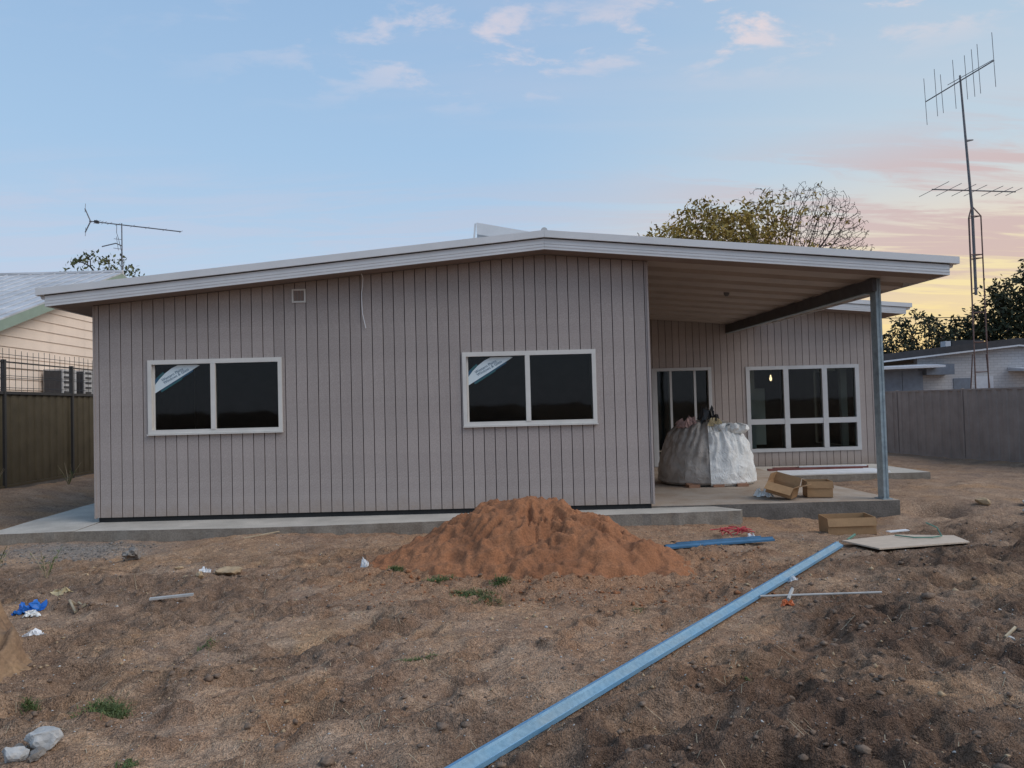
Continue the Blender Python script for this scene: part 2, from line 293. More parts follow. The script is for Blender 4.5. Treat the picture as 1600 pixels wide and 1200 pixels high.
# ------------------------------------------------------------------ mesh helpers
ORG = {}
class MB:
    def __init__(self): self.v = []; self.f = []; self.m = []
    def pts(self, P): i = len(self.v); self.v.extend([tuple(p) for p in P]); return i
    def face(self, idx, m=0): self.f.append(tuple(idx)); self.m.append(m)
    def hexa(self, P, m=0):          # 8 points: bottom ring (4, counter-clockwise from above), top ring (4)
        i = self.pts(P)
        for q in ((3, 2, 1, 0), (4, 5, 6, 7), (0, 1, 5, 4), (1, 2, 6, 5), (2, 3, 7, 6), (3, 0, 4, 7)): self.face([i + k for k in q], m)
        return self
    def box(self, x0, x1, y0, y1, z0, z1, m=0):
        return self.hexa([(x0, y0, z0), (x1, y0, z0), (x1, y1, z0), (x0, y1, z0), (x0, y0, z1), (x1, y0, z1), (x1, y1, z1), (x0, y1, z1)], m)
    def slant(self, x0, x1, y0, y1, zb0, zb1, zt0, zt1, m=0):   # box whose bottom and top slope along x
        return self.hexa([(x0, y0, zb0), (x1, y0, zb1), (x1, y1, zb1), (x0, y1, zb0), (x0, y0, zt0), (x1, y0, zt1), (x1, y1, zt1), (x0, y1, zt0)], m)
    def obox(self, c, ax, ay, az, m=0):  # oriented box: centre and half-axis vectors
        c, ax, ay, az = map(Vector, (c, ax, ay, az))
        return self.hexa([c - ax - ay - az, c + ax - ay - az, c + ax + ay - az, c - ax + ay - az, c - ax - ay + az, c + ax - ay + az, c + ax + ay + az, c - ax + ay + az], m)
    def prism(self, poly, z0, z1, m=0, mtop=None):
        n = len(poly); i = self.pts([(x, y, z0) for x, y in poly] + [(x, y, z1) for x, y in poly])
        self.face([i + n - 1 - k for k in range(n)], m); self.face([i + n + k for k in range(n)], m if mtop is None else mtop)
        for k in range(n): j = (k + 1) % n; self.face((i + k, i + j, i + n + j, i + n + k), m)
        return self
    def extrude(self, prof, A, B, U, V, m=0, cap=True, seg=None):  # closed profile (u, v) swept straight from A to B
        A, B, U, V = map(Vector, (A, B, U, V)); n = len(prof)
        i = self.pts([A + U * u + V * w for u, w in prof] + [B + U * u + V * w for u, w in prof])
        for k in range(n): j = (k + 1) % n; self.face((i + k, i + j, i + n + j, i + n + k), seg.get(k, m) if seg else m)
        if cap: self.face([i + n - 1 - k for k in range(n)], m); self.face([i + n + k for k in range(n)], m)
        return self
    def tube(self, P, r, n=6, m=0, cap=True):
        P = [Vector(p) for p in P]; rs = r if isinstance(r, (list, tuple)) else [r] * len(P)
        rings = []; prev = None
        for k, p in enumerate(P):
            d = (P[min(k + 1, len(P) - 1)] - P[max(k - 1, 0)]); d.normalize()
            a = (prev - d * prev.dot(d)) if prev is not None else (Vector((0, 0, 1)) if abs(d.z) < 0.9 else Vector((1, 0, 0))).cross(d)
            a.normalize(); prev = a; b = d.cross(a)
            rings.append(self.pts([p + (a * math.cos(2 * math.pi * t / n) + b * math.sin(2 * math.pi * t / n)) * rs[k] for t in range(n)]))
        for k in range(len(P) - 1):
            i, j = rings[k], rings[k + 1]
            for t in range(n): u = (t + 1) % n; self.face((i + t, i + u, j + u, j + t), m)
        if cap: self.face([rings[0] + n - 1 - t for t in range(n)], m); self.face([rings[-1] + t for t in range(n)], m)
        return self
    def build(self, name, mats, parent=None, smooth=False):
        return mesh_obj(name, np.array(self.v, dtype=float), self.f, mats, parent, self.m, smooth)
def mesh_obj(name, V, F, mats, parent=None, mi=None, smooth=False, origin=None):
    if not isinstance(mats, (list, tuple)): mats = [mats]
    lo = V.min(0); hi = V.max(0)
    o0 = Vector(((lo[0] + hi[0]) / 2, (lo[1] + hi[1]) / 2, lo[2])) if origin is None else Vector(origin)
    me = bpy.data.meshes.new(name); me.from_pydata((V - np.array(o0)).tolist(), [], F if isinstance(F, list) else F.tolist())
    for k in mats: me.materials.append(MT[k] if isinstance(k, str) else k)
    if mi is not None and len(mats) > 1: me.polygons.foreach_set('material_index', np.array(mi, dtype=np.int32))
    if smooth: me.polygons.foreach_set('use_smooth', np.ones(len(me.polygons), dtype=bool))
    me.update()
    return place(bpy.data.objects.new(name, me), o0, parent)
def place(o, loc, parent=None):
    C.objects.link(o); loc = Vector(loc); ORG[o] = loc
    if parent is not None: o.parent = parent; o.location = loc - ORG[parent]
    else: o.location = loc
    return o
def share(src, name, loc, parent):      # another object with the same mesh data
    return place(bpy.data.objects.new(name, src.data), loc, parent)
def tag(o, label=None, cat=None, group=None, kind=None):
    if label: o['label'] = label
    if cat: o['category'] = cat
    if group: o['group'] = group
    if kind: o['kind'] = kind
    return o
def thing(name, loc, label, cat, group=None): return tag(place(bpy.data.objects.new(name, None), loc), label, cat, group)

# value noise in numpy (only for shaping geometry)
def _h(i, j, s): 
    n = (i.astype(np.int64) * 374761393 + j.astype(np.int64) * 668265263 + s * 974634777) & 0x7fffffff
    n = ((n ^ (n >> 13)) * 1274126177) & 0x7fffffff
    return ((n ^ (n >> 16)) & 0xffff) / 65535.0
def vn(x, y, s=0):
    x = np.asarray(x, float); y = np.asarray(y, float); i = np.floor(x); j = np.floor(y); u = x - i; v = y - j
    u = u * u * u * (u * (u * 6 - 15) + 10); v = v * v * v * (v * (v * 6 - 15) + 10)
    a = _h(i, j, s) * (1 - u) + _h(i + 1, j, s) * u; b = _h(i, j + 1, s) * (1 - u) + _h(i + 1, j + 1, s) * u
    return (a * (1 - v) + b * v) * 2 - 1
def fbm(x, y, o=4, s=0, g=0.5):
    t = 0; a = 1.0
    for k in range(o): t = t + a * vn(x * 2 ** k + 17.3 * k, y * 2 ** k - 9.1 * k, s + k); a *= g
    return t
def sst(x, a, b): t = np.clip((x - a) / (b - a), 0, 1); return t * t * (3 - 2 * t)

# ------------------------------------------------------------------ ground
def soil_masks(x, y):
    s = (x + 0.1) * 0.76 - (y - 3.24) * 0.65                 # > 0 to the right of the long blue purlin
    dark = sst(s + 0.5 * fbm(x * 0.7, y * 0.7, 3, 5), -0.25, 1.0) * (1 - sst(y, 8.3, 10.0)) * (0.80 + 0.45 * fbm(x * 1.1, y * 1.6, 3, 21)) * sst(12.5 - x, 0, 5)
    left = np.exp(-((x + 2.6 + 0.35 * vn(y * 1.3, y * 0, 3)) / 0.55) ** 2) * sst(8.3 - y, 0, 2) * 0.55
    band = np.exp(-((y - 7.0 - 0.25 * vn(x * 0.9, x * 0, 8)) / 0.55) ** 2) * sst(-0.9 - x, 0, 1.2) * 0.6
    a1 = x * 0.80 + y * 0.60; b1 = y * 0.80 - x * 0.60
    streak = sst(fbm(a1 * 0.45 + 3.1, b1 * 1.9 + 0.5 * vn(x * 0.8, y * 0.8, 15), 4, 17, 0.55), 0.12, 0.75) * 0.60 * sst(9.0 - y, 0, 1.2)
    a2 = x * 0.9 - y * 0.43; b2 = y * 0.9 + x * 0.43
    streak = np.maximum(streak, sst(fbm(a2 * 0.5 + 8.7, b2 * 2.3 + 0.4 * vn(x * 1.1, y * 1.1, 25), 4, 27, 0.55), 0.25, 0.8) * 0.55 * sst(8.6 - y, 0, 1.2))
    dt = (x - 1.0) * 0.806 - (y - 5.1) * 0.592; al = (x - 1.0) * 0.592 + (y - 5.1) * 0.806
    track = sum(np.exp(-((dt - o_) / 0.06) ** 2) for o_ in (-0.36, -0.28, 0.04, 0.12)) * sst(al, -0.8, 0.2) * sst(3.4 - al, 0, 0.6) * (0.40 + 0.15 * np.sin(al * 48))
    dark = np.clip(np.maximum(np.maximum(np.maximum(dark, left), np.maximum(band, streak)), track), 0, 1)
    for th_, on in arcs(x, y): dark = np.maximum(dark, on * (0.42 + 0.12 * np.sin(th_ * 190)))
    red = np.exp(-(((x - 0.75) / 2.2) ** 2 + ((y - 7.4) / 1.5) ** 2)) * 0.95 + 0.35 * np.exp(-(((x - 0.9) / 1.2) ** 2 + ((y - 4.9) / 0.8) ** 2)) + 0.28 * np.exp(-(((x + 1.2) / 0.9) ** 2 + ((y - 3.9) / 0.8) ** 2)) + 0.30 * sst(y, 8.4, 9.6) * sst(7 - x, 0, 3) * sst(x + 4.5, 0, 1.5)
    grey = np.exp(-(((x + 4.7) / 0.9) ** 2 + ((y - 8.9) / 0.55) ** 2)) * 1.0
    return dark, np.clip(red, 0, 1), grey
def arcs(x, y):          # wheel tracks sweeping across the left of the yard: (angle, strength)
    out = []
    for cx, cy, r, x1 in ((3.5, 3.0, 4.45, 0.6), (3.5, 3.0, 4.62, 0.6), (3.5, 3.0, 5.75, -0.4), (3.5, 3.0, 5.92, -0.4)):
        rr = np.hypot(x - cx, y - cy); out.append((np.arctan2(y - cy, x - cx), np.exp(-((rr - r - 0.05 * vn(x * 1.3, y * 1.3, 35)) / 0.055) ** 2) * sst(x1 - x, 0, 0.6) * sst(7.2 - y, 0, 0.8) * sst(y, 2.6, 3.4)))
    return out
def gz(x, y):
    x = np.asarray(x, float); y = np.asarray(y, float)
    near = sst(26 - y, 0, 8) * sst(y + 2, 0, 3)
    dark, red, grey = soil_masks(x, y)
    z = 0.045 * fbm(x * 0.45, y * 0.45, 3, 1) + 0.010 * fbm(x * 2.1, y * 2.1, 3, 2)
    cl = np.abs(fbm(x * 2.4 + 0.5 * vn(x, y, 40), y * 3.4, 4, 11, 0.55)); cl2 = np.abs(fbm(x * 7.5, y * 9.0, 3, 31))
    rx, ry_ = x * 0.96 + y * 0.28, y * 0.96 - x * 0.28
    rdg = np.abs(fbm(rx * 0.9, ry_ * 3.6 + 0.5 * vn(x * 1.5, y * 1.5, 44), 3, 47, 0.5))
    z = z + dark * (0.125 * (0.55 - cl) + 0.055 * (0.5 - cl2) + 0.09 * (0.4 - rdg)) + (1 - dark) * (0.024 * (0.4 - cl) + 0.012 * (0.5 - cl2) + 0.022 * (0.4 - rdg))
    z = z + 0.004 * fbm(x * 22, y * 22, 2, 51) * (0.5 + dark)
    d = (x - 1.0) * 0.806 - (y - 5.1) * 0.592                # tyre tracks beside the purlin
    along = (x - 1.0) * 0.592 + (y - 5.1) * 0.806
    for off in (-0.28, 0.12): z = z - 0.045 * np.exp(-((d - off) / 0.07) ** 2) * sst(along, -0.6, 0.2) * sst(3.4 - along, 0, 0.6) * (0.75 + 0.25 * np.sin(along * 55))
    d2 = x + 2.5 + 0.18 * (y - 5.5); 
    for off in (-0.2, 0.42): z = z - 0.03 * np.exp(-((d2 - off) / 0.12) ** 2) * sst(y, 3.0, 4.0) * sst(7.4 - y, 0, 1)
    pd = np.abs((x + 0.1) * 0.763 - (y - 3.24) * 0.647); z = z * (1 - 0.9 * np.exp(-(pd / 0.13) ** 2))
    z = z * (1 - 0.85 * np.exp(-(((x - 4.62) / 0.75) ** 4 + ((y - 7.96) / 0.50) ** 4))) * (1 - 0.7 * np.exp(-(((x - 2.6) / 0.7) ** 4 + ((y - 5.93) / 0.07) ** 2)))
    for th_, on in arcs(x, y): z = z - 0.030 * on * (0.8 + 0.2 * np.sin(th_ * 190))
    z = z * near
    z = z + 0.02 * np.exp(-((y - 9.1) / 0.4) ** 2) * sst(5 - x, 0, 2)
    z = z - 0.11 * np.exp(-(((x - 4.7) / 1.5) ** 2 + ((y - 9.7) / 0.8) ** 2)) - 0.34 * np.exp(-(((x - 6.55) / 0.38) ** 2 + ((y - 10.75) / 0.40) ** 2)) - 0.24 * np.exp(-(((x - 7.05) / 0.45) ** 2 + ((y - 9.95) / 0.20) ** 2))
    z = z + 0.10 * np.exp(-(((x - 6.3) / 0.5) ** 2 + ((y - 9.3) / 0.3) ** 2))
    z = z - 0.08 * sst(x, 7, 11)
    z = z + 0.27 * sst(-x, 6.6, 8.5) * sst(y, 9.8, 12.5)
    inside = sst(x, -5.6, -5.2) * sst(9.0 - x, 0, 0.3) * sst(y, 10.4, 10.7) * (1 - sst(y, 16.4, 16.7) * 0) * (1 - sst(x, 5.7, 5.9) * (1 - sst(y, 14.3, 14.6)))
    return z - 0.25 * inside
def gz1(x, y): return float(gz(np.array([x]), np.array([y]))[0])
def axis(spec):
    out = [spec[0]]
    for end, step0, step1 in spec[1]:
        s = step0; 
        while out[-1] < end - 1e-6:
            out.append(min(end, out[-1] + s)); s = min(s * 1.12, step1) if step1 > step0 else max(s / 1.12, step1)
    return np.array(out)
gx = np.concatenate([-axis((4.6, [(9.0, 0.025, 0.10), (20, 0.1, 3), (450, 3, 60)]))[::-1][:-1], np.arange(-4.6, 4.8, 0.022), axis((4.8, [(9.5, 0.022, 0.05), (14, 0.05, 0.2), (40, 0.2, 4), (450, 4, 60)]))])
gy = np.concatenate([-axis((-1.8, [(6, 0.05, 1), (400, 1, 60)]))[::-1][:-1], axis((1.8, [(2.8, 0.05, 0.016), (6.2, 0.016, 0.016), (10.5, 0.022, 0.03), (20, 0.03, 0.12), (60, 0.12, 4), (900, 4, 80)]))])
GX, GY = np.meshgrid(gx, gy); GZ = gz(GX, GY)
nx, ny = len(gx), len(gy)
def grid_faces(nx, ny):
    i = np.arange((ny - 1) * (nx - 1)); r = i // (nx - 1); c = i % (nx - 1); a = r * nx + c
    return np.stack([a, a + 1, a + 1 + nx, a + nx], 1)
def fast_mesh(name, V, F, mats, smooth=True):
    me = bpy.data.meshes.new(name); me.vertices.add(len(V)); me.vertices.foreach_set('co', V.astype(np.float32).ravel())
    k = F.shape[1]; me.loops.add(F.size); me.loops.foreach_set('vertex_index', F.astype(np.int32).ravel())
    me.polygons.add(len(F)); me.polygons.foreach_set('loop_start', np.arange(0, F.size, k, dtype=np.int32)); me.polygons.foreach_set('loop_total', np.full(len(F), k, dtype=np.int32))
    if smooth: me.polygons.foreach_set('use_smooth', np.ones(len(F), dtype=bool))
    for q in mats: me.materials.append(MT[q])
    me.update(calc_edges=True); me.validate(); return me
me = fast_mesh('ground', np.stack([GX.ravel(), GY.ravel(), GZ.ravel()], 1), grid_faces(nx, ny), ['soil'])
d_, r_, g_ = soil_masks(GX.ravel(), GY.ravel())
ca = me.color_attributes.new('soil', 'FLOAT_COLOR', 'POINT'); ca.data.foreach_set('color', np.stack([d_, r_, g_, np.ones_like(d_)], 1).astype(np.float32).ravel())
tag(place(bpy.data.objects.new('ground', me), (0, 0, 0)), kind='structure')

# concrete path round the house and the patio slabs
def wav(pts, n=10, a=0.012, s=1):
    out = []
    for k in range(len(pts) - 1):
        (x0, y0), (x1, y1) = pts[k], pts[k + 1]
        for t in range(n): u = t / n; out.append((x0 + (x1 - x0) * u + a * float(vn(np.array([x0 + 7.0 * u]), np.array([s + k * 3.1]), s)[0]), y0 + (y1 - y0) * u + a * float(vn(np.array([x0 + 9.0 * u + 5]), np.array([s * 2 + k * 1.7]), s + 1)[0])))
    return out + [pts[-1]]
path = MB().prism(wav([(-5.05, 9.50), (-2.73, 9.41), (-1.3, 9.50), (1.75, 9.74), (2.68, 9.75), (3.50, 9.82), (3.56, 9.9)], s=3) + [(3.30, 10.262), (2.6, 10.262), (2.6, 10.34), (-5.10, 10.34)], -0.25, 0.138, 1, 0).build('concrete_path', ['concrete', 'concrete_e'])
tag(path, kind='structure')
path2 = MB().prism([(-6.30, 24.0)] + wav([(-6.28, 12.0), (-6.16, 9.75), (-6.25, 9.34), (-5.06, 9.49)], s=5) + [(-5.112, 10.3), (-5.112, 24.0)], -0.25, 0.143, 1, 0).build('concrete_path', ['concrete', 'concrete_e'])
tag(path2, kind='structure')
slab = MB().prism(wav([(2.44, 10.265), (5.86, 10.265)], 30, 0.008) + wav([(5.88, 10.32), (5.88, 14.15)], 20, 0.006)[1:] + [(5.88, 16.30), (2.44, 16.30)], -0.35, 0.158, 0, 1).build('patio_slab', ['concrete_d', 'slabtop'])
tag(slab, kind='structure')
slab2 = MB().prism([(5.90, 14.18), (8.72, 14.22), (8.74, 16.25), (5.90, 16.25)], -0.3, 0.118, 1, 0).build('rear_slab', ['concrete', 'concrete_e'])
tag(slab2, kind='structure')

# ------------------------------------------------------------------ the new house
AX, AZ, SL = 1.03, 3.66, 0.090           # ridge x, soffit height at the ridge, roof slope
FY = 9.80                                # front face of the barge boards
WL, WR, WY = -5.139, 2.460, 10.20
RY, RX1 = 16.32, 8.866
def sof(x): return AZ - SL * abs(x - AX)
house = thing('house', (0, 14, 0.1), 'new low-gabled house clad in grey-mauve vertical boards with a patio roof', 'house')

def clip_cols(xa, xb, openings, ztop, zbot):
    """columns of a strip xa..xb left over round the openings: list of (x0, x1, zb, zt0, zt1, where)"""
    xs = sorted({xa, xb} | {e for o in openings for e in o[:2] if xa < e < xb} | ({AX} if xa < AX < xb else set()))
    cols = []
    for x0, x1 in zip(xs, xs[1:]):
        hit = [o for o in openings if o[0] < (x0 + x1) / 2 < o[1]]
        if not hit: cols.append((x0, x1, zbot, ztop(x0), ztop(x1), 'full'))
        else:
            o = hit[0]
            if o[2] > zbot + 0.01: cols.append((x0, x1, zbot, o[2], o[2], 'low'))
            cols.append((x0, x1, o[3], ztop(x0), ztop(x1), 'high'))
    return cols
def wall(name, x0, x1, y, depth, zb, ztop, openings, offset=0.0):
    b = MB()
    for c in clip_cols(x0, x1, openings, ztop, zb): b.slant(c[0], c[1], y + 0.010, y + depth, c[2], c[2], c[3], c[4])
    w = b.build(name, 'groove', house)
    k = 0; xa = x0 + offset - 0.15
    while xa < x1:
        a, e = max(x0 + 0.004, xa + 0.0055), min(x1 - 0.004, xa + 0.15 - 0.0055)
        if e - a > 0.02:
            cols = clip_cols(a, e, openings, lambda q: ztop(q) - 0.004, zb + 0.0)
            full = any(c[5] == 'full' for c in cols)
            groups = [cols] if full else [[c for c in cols if c[5] == t] for t in ('low', 'high')]
            for g in groups:
                if not g: continue
                bb = MB(); p = 0.0012 * ((k * 7919) % 5 - 2) * 0.5
                for c in g:
                    bb.slant(c[0], c[1], y - 0.002 + p, y + 0.014, c[2], c[2], c[3], c[4])
                bb.build('board', 'clad', w)
            k += 1
        xa += 0.15
    return w
W1 = (-4.384, -2.589, 1.336, 2.316); W2 = (-0.079, 1.709, 1.336, 2.316)
BASE = 0.205
fwall = wall('front_wall', WL, WR, WY, 0.12, BASE, lambda x: sof(x), [W1, W2], 0.065)
# shadow-gap flashing under the cladding
MB().box(WL + 0.03, WR - 0.02, WY + 0.03, WY + 0.1, 0.10, BASE - 0.002).build('base_flashing', 'dark', house)
MB().box(WR - 0.006, WR + 0.020, WY - 0.014, WY + 0.03, BASE - 0.01, sof(WR) - 0.01).build('corner_trim', 'clad', fwall)
MB().box(WL - 0.012, WL + 0.012, WY - 0.012, WY + 0.03, BASE - 0.01, sof(WL) - 0.01).build('corner_trim', 'clad', fwall)
DOOR = (4.00, 5.272, 0.17, 2.300); RWIN = (6.074, 8.495, 0.444, 2.280)
def rtop(x): return 3.92 - 0.09 * (x - 4.0) if x > 5.9 else 3.75
rwall = wall('rear_wall', WR, RX1, RY, 0.12, 0.085, lambda x: 3.82 - 0.088 * (x - 4.0), [DOOR, RWIN], 0.05)
MB().box(RX1 - 0.008, RX1 + 0.018, RY - 0.014, RY + 0.03, 0.075, 3.36).build('corner_trim', 'clad', rwall)
# side walls, floors and inner linings that close the rooms
MB().box(WL, WL + 0.10, WY + 0.121, 23.0, 0.1, sof(WL) - 0.005).build('side_wall', 'clad', house)
MB().box(WR - 0.10, WR, WY + 0.121, RY - 0.003, 0.16, sof(WR) - 0.005).build('side_wall', 'clad', house)
sw = MB(); sw.box(RX1 - 0.10, RX1, RY + 0.121, 16.9, 0.08, 3.37); sw.box(RX1 - 0.10, RX1, 19.0, 23.0, 0.08, 3.37); sw.box(RX1 - 0.10, RX1, 16.9, 19.0, 0.08, 0.45); sw.box(RX1 - 0.10, RX1, 16.9, 19.0, 2.30, 3.37)
sw.build('side_wall', 'clad', house)
MB().box(RX1 - 0.06, RX1 - 0.05, 16.9, 19.0, 0.45, 2.30).build('pane', 'glass', house)
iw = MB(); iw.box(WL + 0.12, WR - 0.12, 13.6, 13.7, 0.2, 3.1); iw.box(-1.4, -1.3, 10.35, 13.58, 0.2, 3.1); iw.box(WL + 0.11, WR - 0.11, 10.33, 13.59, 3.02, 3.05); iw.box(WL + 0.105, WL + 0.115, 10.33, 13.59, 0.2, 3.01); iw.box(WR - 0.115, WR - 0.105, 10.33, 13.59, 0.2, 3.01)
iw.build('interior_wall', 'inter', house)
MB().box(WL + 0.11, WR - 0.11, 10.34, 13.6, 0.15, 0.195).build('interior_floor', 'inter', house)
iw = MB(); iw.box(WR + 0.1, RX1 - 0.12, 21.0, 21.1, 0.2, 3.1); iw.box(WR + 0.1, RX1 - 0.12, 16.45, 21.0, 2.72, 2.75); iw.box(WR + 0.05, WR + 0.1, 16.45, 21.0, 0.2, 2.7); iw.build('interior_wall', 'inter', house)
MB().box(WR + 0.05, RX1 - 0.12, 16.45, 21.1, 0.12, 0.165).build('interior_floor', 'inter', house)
MB().box(6.55, 6.72, 17.6, 17.75, 0.166, 2.7).build('interior_column', 'plaster', house)
MB().box(6.98, 7.35, 18.6, 18.66, 0.45, 1.85).build('interior_panel', 'plaster', house)
MB().box(8.46, 8.60, 17.0, 17.1, 0.166, 2.7).build('interior_column', 'plaster', house)
MB().box(8.2, 8.62, 17.55, 17.6, 2.2, 2.28).build('interior_rail', 'plaster', house)

# windows
def text_mesh(body, size):
    cu = bpy.data.curves.new('lettering', 'FONT'); cu.body = body; cu.size = size; cu.align_x = 'LEFT'; cu.resolution_u = 2
    o = bpy.data.objects.new('lettering', cu); C.objects.link(o); bpy.context.view_layer.update()
    me = bpy.data.meshes.new_from_object(o.evaluated_get(bpy.context.evaluated_depsgraph_get()))
    V = [tuple(v.co) for v in me.vertices]; F = [tuple(p.vertices) for p in me.polygons]
    bpy.data.objects.remove(o); bpy.data.curves.remove(cu); bpy.data.meshes.remove(me); return V, F
def slider(win, y):
    x0, x1, z0, z1 = win; t = 0.042; f = MB()
    f.box(x0 - 0.02, x1 + 0.02, y - 0.022, y + 0.09, z1 - t, z1 + 0.018); f.box(x0 - 0.02, x1 + 0.02, y - 0.022, y + 0.09, z0 - 0.012, z0 + t)
    f.box(x0 - 0.02, x0 + t - 0.008, y - 0.022, y + 0.09, z0 + t, z1 - t); f.box(x1 - t + 0.008, x1 + 0.02, y - 0.022, y + 0.09, z0 + t, z1 - t)
    w = f.build('window', 'frame', house)
    xm = x0 + (x1 - x0) * 0.487
    MB().box(xm - 0.032, xm + 0.032, y - 0.030, y + 0.06, z0 + 0.036, z1 - t - 0.002).build('mullion', 'frame', w)
    MB().box(x0 - 0.026, x1 + 0.026, y - 0.05, y - 0.005, z0 - 0.030, z0 - 0.014).build('sill', 'frame', w)
    MB().box(x0 + 0.036, x0 + 0.060, y + 0.03, y + 0.055, z0 + t, z1 - t).build('sash_stile', 'frame', w)
    MB().box(x0 + 0.034, xm - 0.033, y + 0.040, y + 0.046, z0 + t - 0.004, z1 - t + 0.004).build('pane', 'glass', w)
    MB().box(xm + 0.033, x1 - 0.034, y + 0.010, y + 0.016, z0 + t - 0.004, z1 - t + 0.004).build('pane', 'glass', w)
    # corner decal: white lens with dark-blue edging and two lines of lettering
    s = MB(); lx, hx, hz = x0 + 0.036, x0 + 0.70, z1 - t - 0.006; yy = y + 0.037; lz = hz - 0.40
    def P(u, w_): return (lx + u, yy, lz + w_)
    lens = [(0.0, 0.0), (0.64, 0.385), (0.60, 0.395), (0.34, 0.395), (0.25, 0.352), (0.16, 0.285), (0.08, 0.205), (0.0, 0.10)]
    i = s.pts([P(*q) for q in lens]); s.face([i + k for k in range(len(lens))], 0)
    def quad(pts, m, dy): i = s.pts([(P(*q)[0], yy - dy, P(*q)[2]) for q in pts]); s.face([i, i + 1, i + 2, i + 3], m)
    quad([(0.10, 0.035), (0.55, 0.306), (0.55, 0.326), (0.10, 0.055)], 1, 0.0012)
    quad([(0.11, 0.025), (0.40, 0.20), (0.40, 0.224), (0.11, 0.049)], 2, 0.0018)
    quad([(0.0, 0.10), (0.08, 0.205), (0.055, 0.235), (0.0, 0.17)], 1, 0.0012)
    quad([(0.08, 0.205), (0.16, 0.285), (0.135, 0.305), (0.055, 0.235)], 2, 0.0014)
    ca_, sa_ = math.cos(R(28.5)), math.sin(R(28.5))
    for body, ox, oz in (('Western Plains', 0.125, 0.172), ('Windows & Glass', 0.150, 0.137)):
        V, F = text_mesh(body, 0.054)
        i = s.pts([P(ox + a * ca_ - b * sa_, oz + a * sa_ + b * ca_) for a, b, _ in V]); s.v[i:] = [(q[0], yy - 0.0025, q[2]) for q in s.v[i:]]
        for q in F: s.face([i + k for k in q], 1)
    st = s.build('sticker', ['decal_w', 'decal_b', 'decal_t'], w); st['label'] = 'white corner sticker with blue edging and two lines of lettering'
    return w
w = slider(W1, WY); w = slider(W2, WY)
# rear feature window: three lights over three
x0, x1, z0, z1 = RWIN; f = MB(); y = RY; t = 0.055
f.box(x0 - 0.03, x1 + 0.03, y - 0.022, y + 0.09, z1 - t, z1 + 0.02); f.box(x0 - 0.03, x1 + 0.03, y - 0.022, y + 0.09, z0 - 0.02, z0 + t)
f.box(x0 - 0.03, x0 + t, y - 0.022, y + 0.09, z0 + t, z1 - t); f.box(x1 - t, x1 + 0.03, y - 0.022, y + 0.09, z0 + t, z1 - t)
rw = f.build('window', 'frame_w', house)
mx1, mx2, mz = 6.92, 7.765, 1.085
for xm in (mx1, mx2): MB().box(xm - 0.055, xm + 0.055, y - 0.026, y + 0.08, z0 + t, z1 - t).build('mullion', 'frame_w', rw)
xs = [x0 + t, mx1 - 0.055, mx1 + 0.055, mx2 - 0.055, mx2 + 0.055, x1 - t]
for k in range(3):
    MB().box(xs[2 * k], xs[2 * k + 1], y - 0.020, y + 0.07, mz - 0.055, mz + 0.06).build('transom', 'frame_w', rw)
    MB().box(xs[2 * k] - 0.004, xs[2 * k + 1] + 0.004, y + 0.03, y + 0.036, z0 + t - 0.004, mz - 0.052).build('pane', 'glass', rw)
    MB().box(xs[2 * k] - 0.004, xs[2 * k + 1] + 0.004, y + 0.03, y + 0.036, mz + 0.057, z1 - t + 0.004).build('pane', 'glass', rw)
# sliding door
x0, x1, z0, z1 = DOOR; f = MB()
f.box(x0 - 0.02, x1 + 0.02, y - 0.02, y + 0.10, z1 - 0.05, z1 + 0.015); f.box(x0 - 0.02, x0 + 0.05, y - 0.02, y + 0.10, z0, z1 - 0.05); f.box(x1 - 0.05, x1 + 0.02, y - 0.02, y + 0.10, z0, z1 - 0.05); f.box(x0 + 0.05, x1 - 0.05, y - 0.02, y + 0.10, z0, z0 + 0.05)
dr = f.build('sliding_door', 'frame_w', house)
for a, e, yy in ((x0 + 0.05, 4.43, 0.02), (4.36, 4.97, 0.055)):
    MB().box(a, a + 0.055, y + yy, y + yy + 0.03, z0 + 0.05, z1 - 0.05).build('stile', 'frame_w', dr); MB().box(e - 0.05, e, y + yy, y + yy + 0.03, z0 + 0.05, z1 - 0.05).build('stile', 'frame_w', dr)
    MB().box(a + 0.055, e - 0.05, y + yy + 0.012, y + yy + 0.018, z0 + 0.05, z1 - 0.05).build('pane', 'glass', dr)
MB().box(4.97, x1 - 0.05, y + 0.067, y + 0.073, z0 + 0.05, z1 - 0.05).build('pane', 'glass', dr)
pl = MB().tube([(6.99, 17.3, 2.72), (6.99, 17.3, 2.14)], 0.006, 5).build('pendant_lamp', 'black', house)
MB().tube([(6.99, 17.3, 2.14), (6.99, 17.3, 2.10), (6.99, 17.3, 2.06), (6.99, 17.3, 2.02), (6.99, 17.3, 2.0)], [0.012, 0.016, 0.030, 0.026, 0.008], 8).build('bulb', 'bulb', pl)

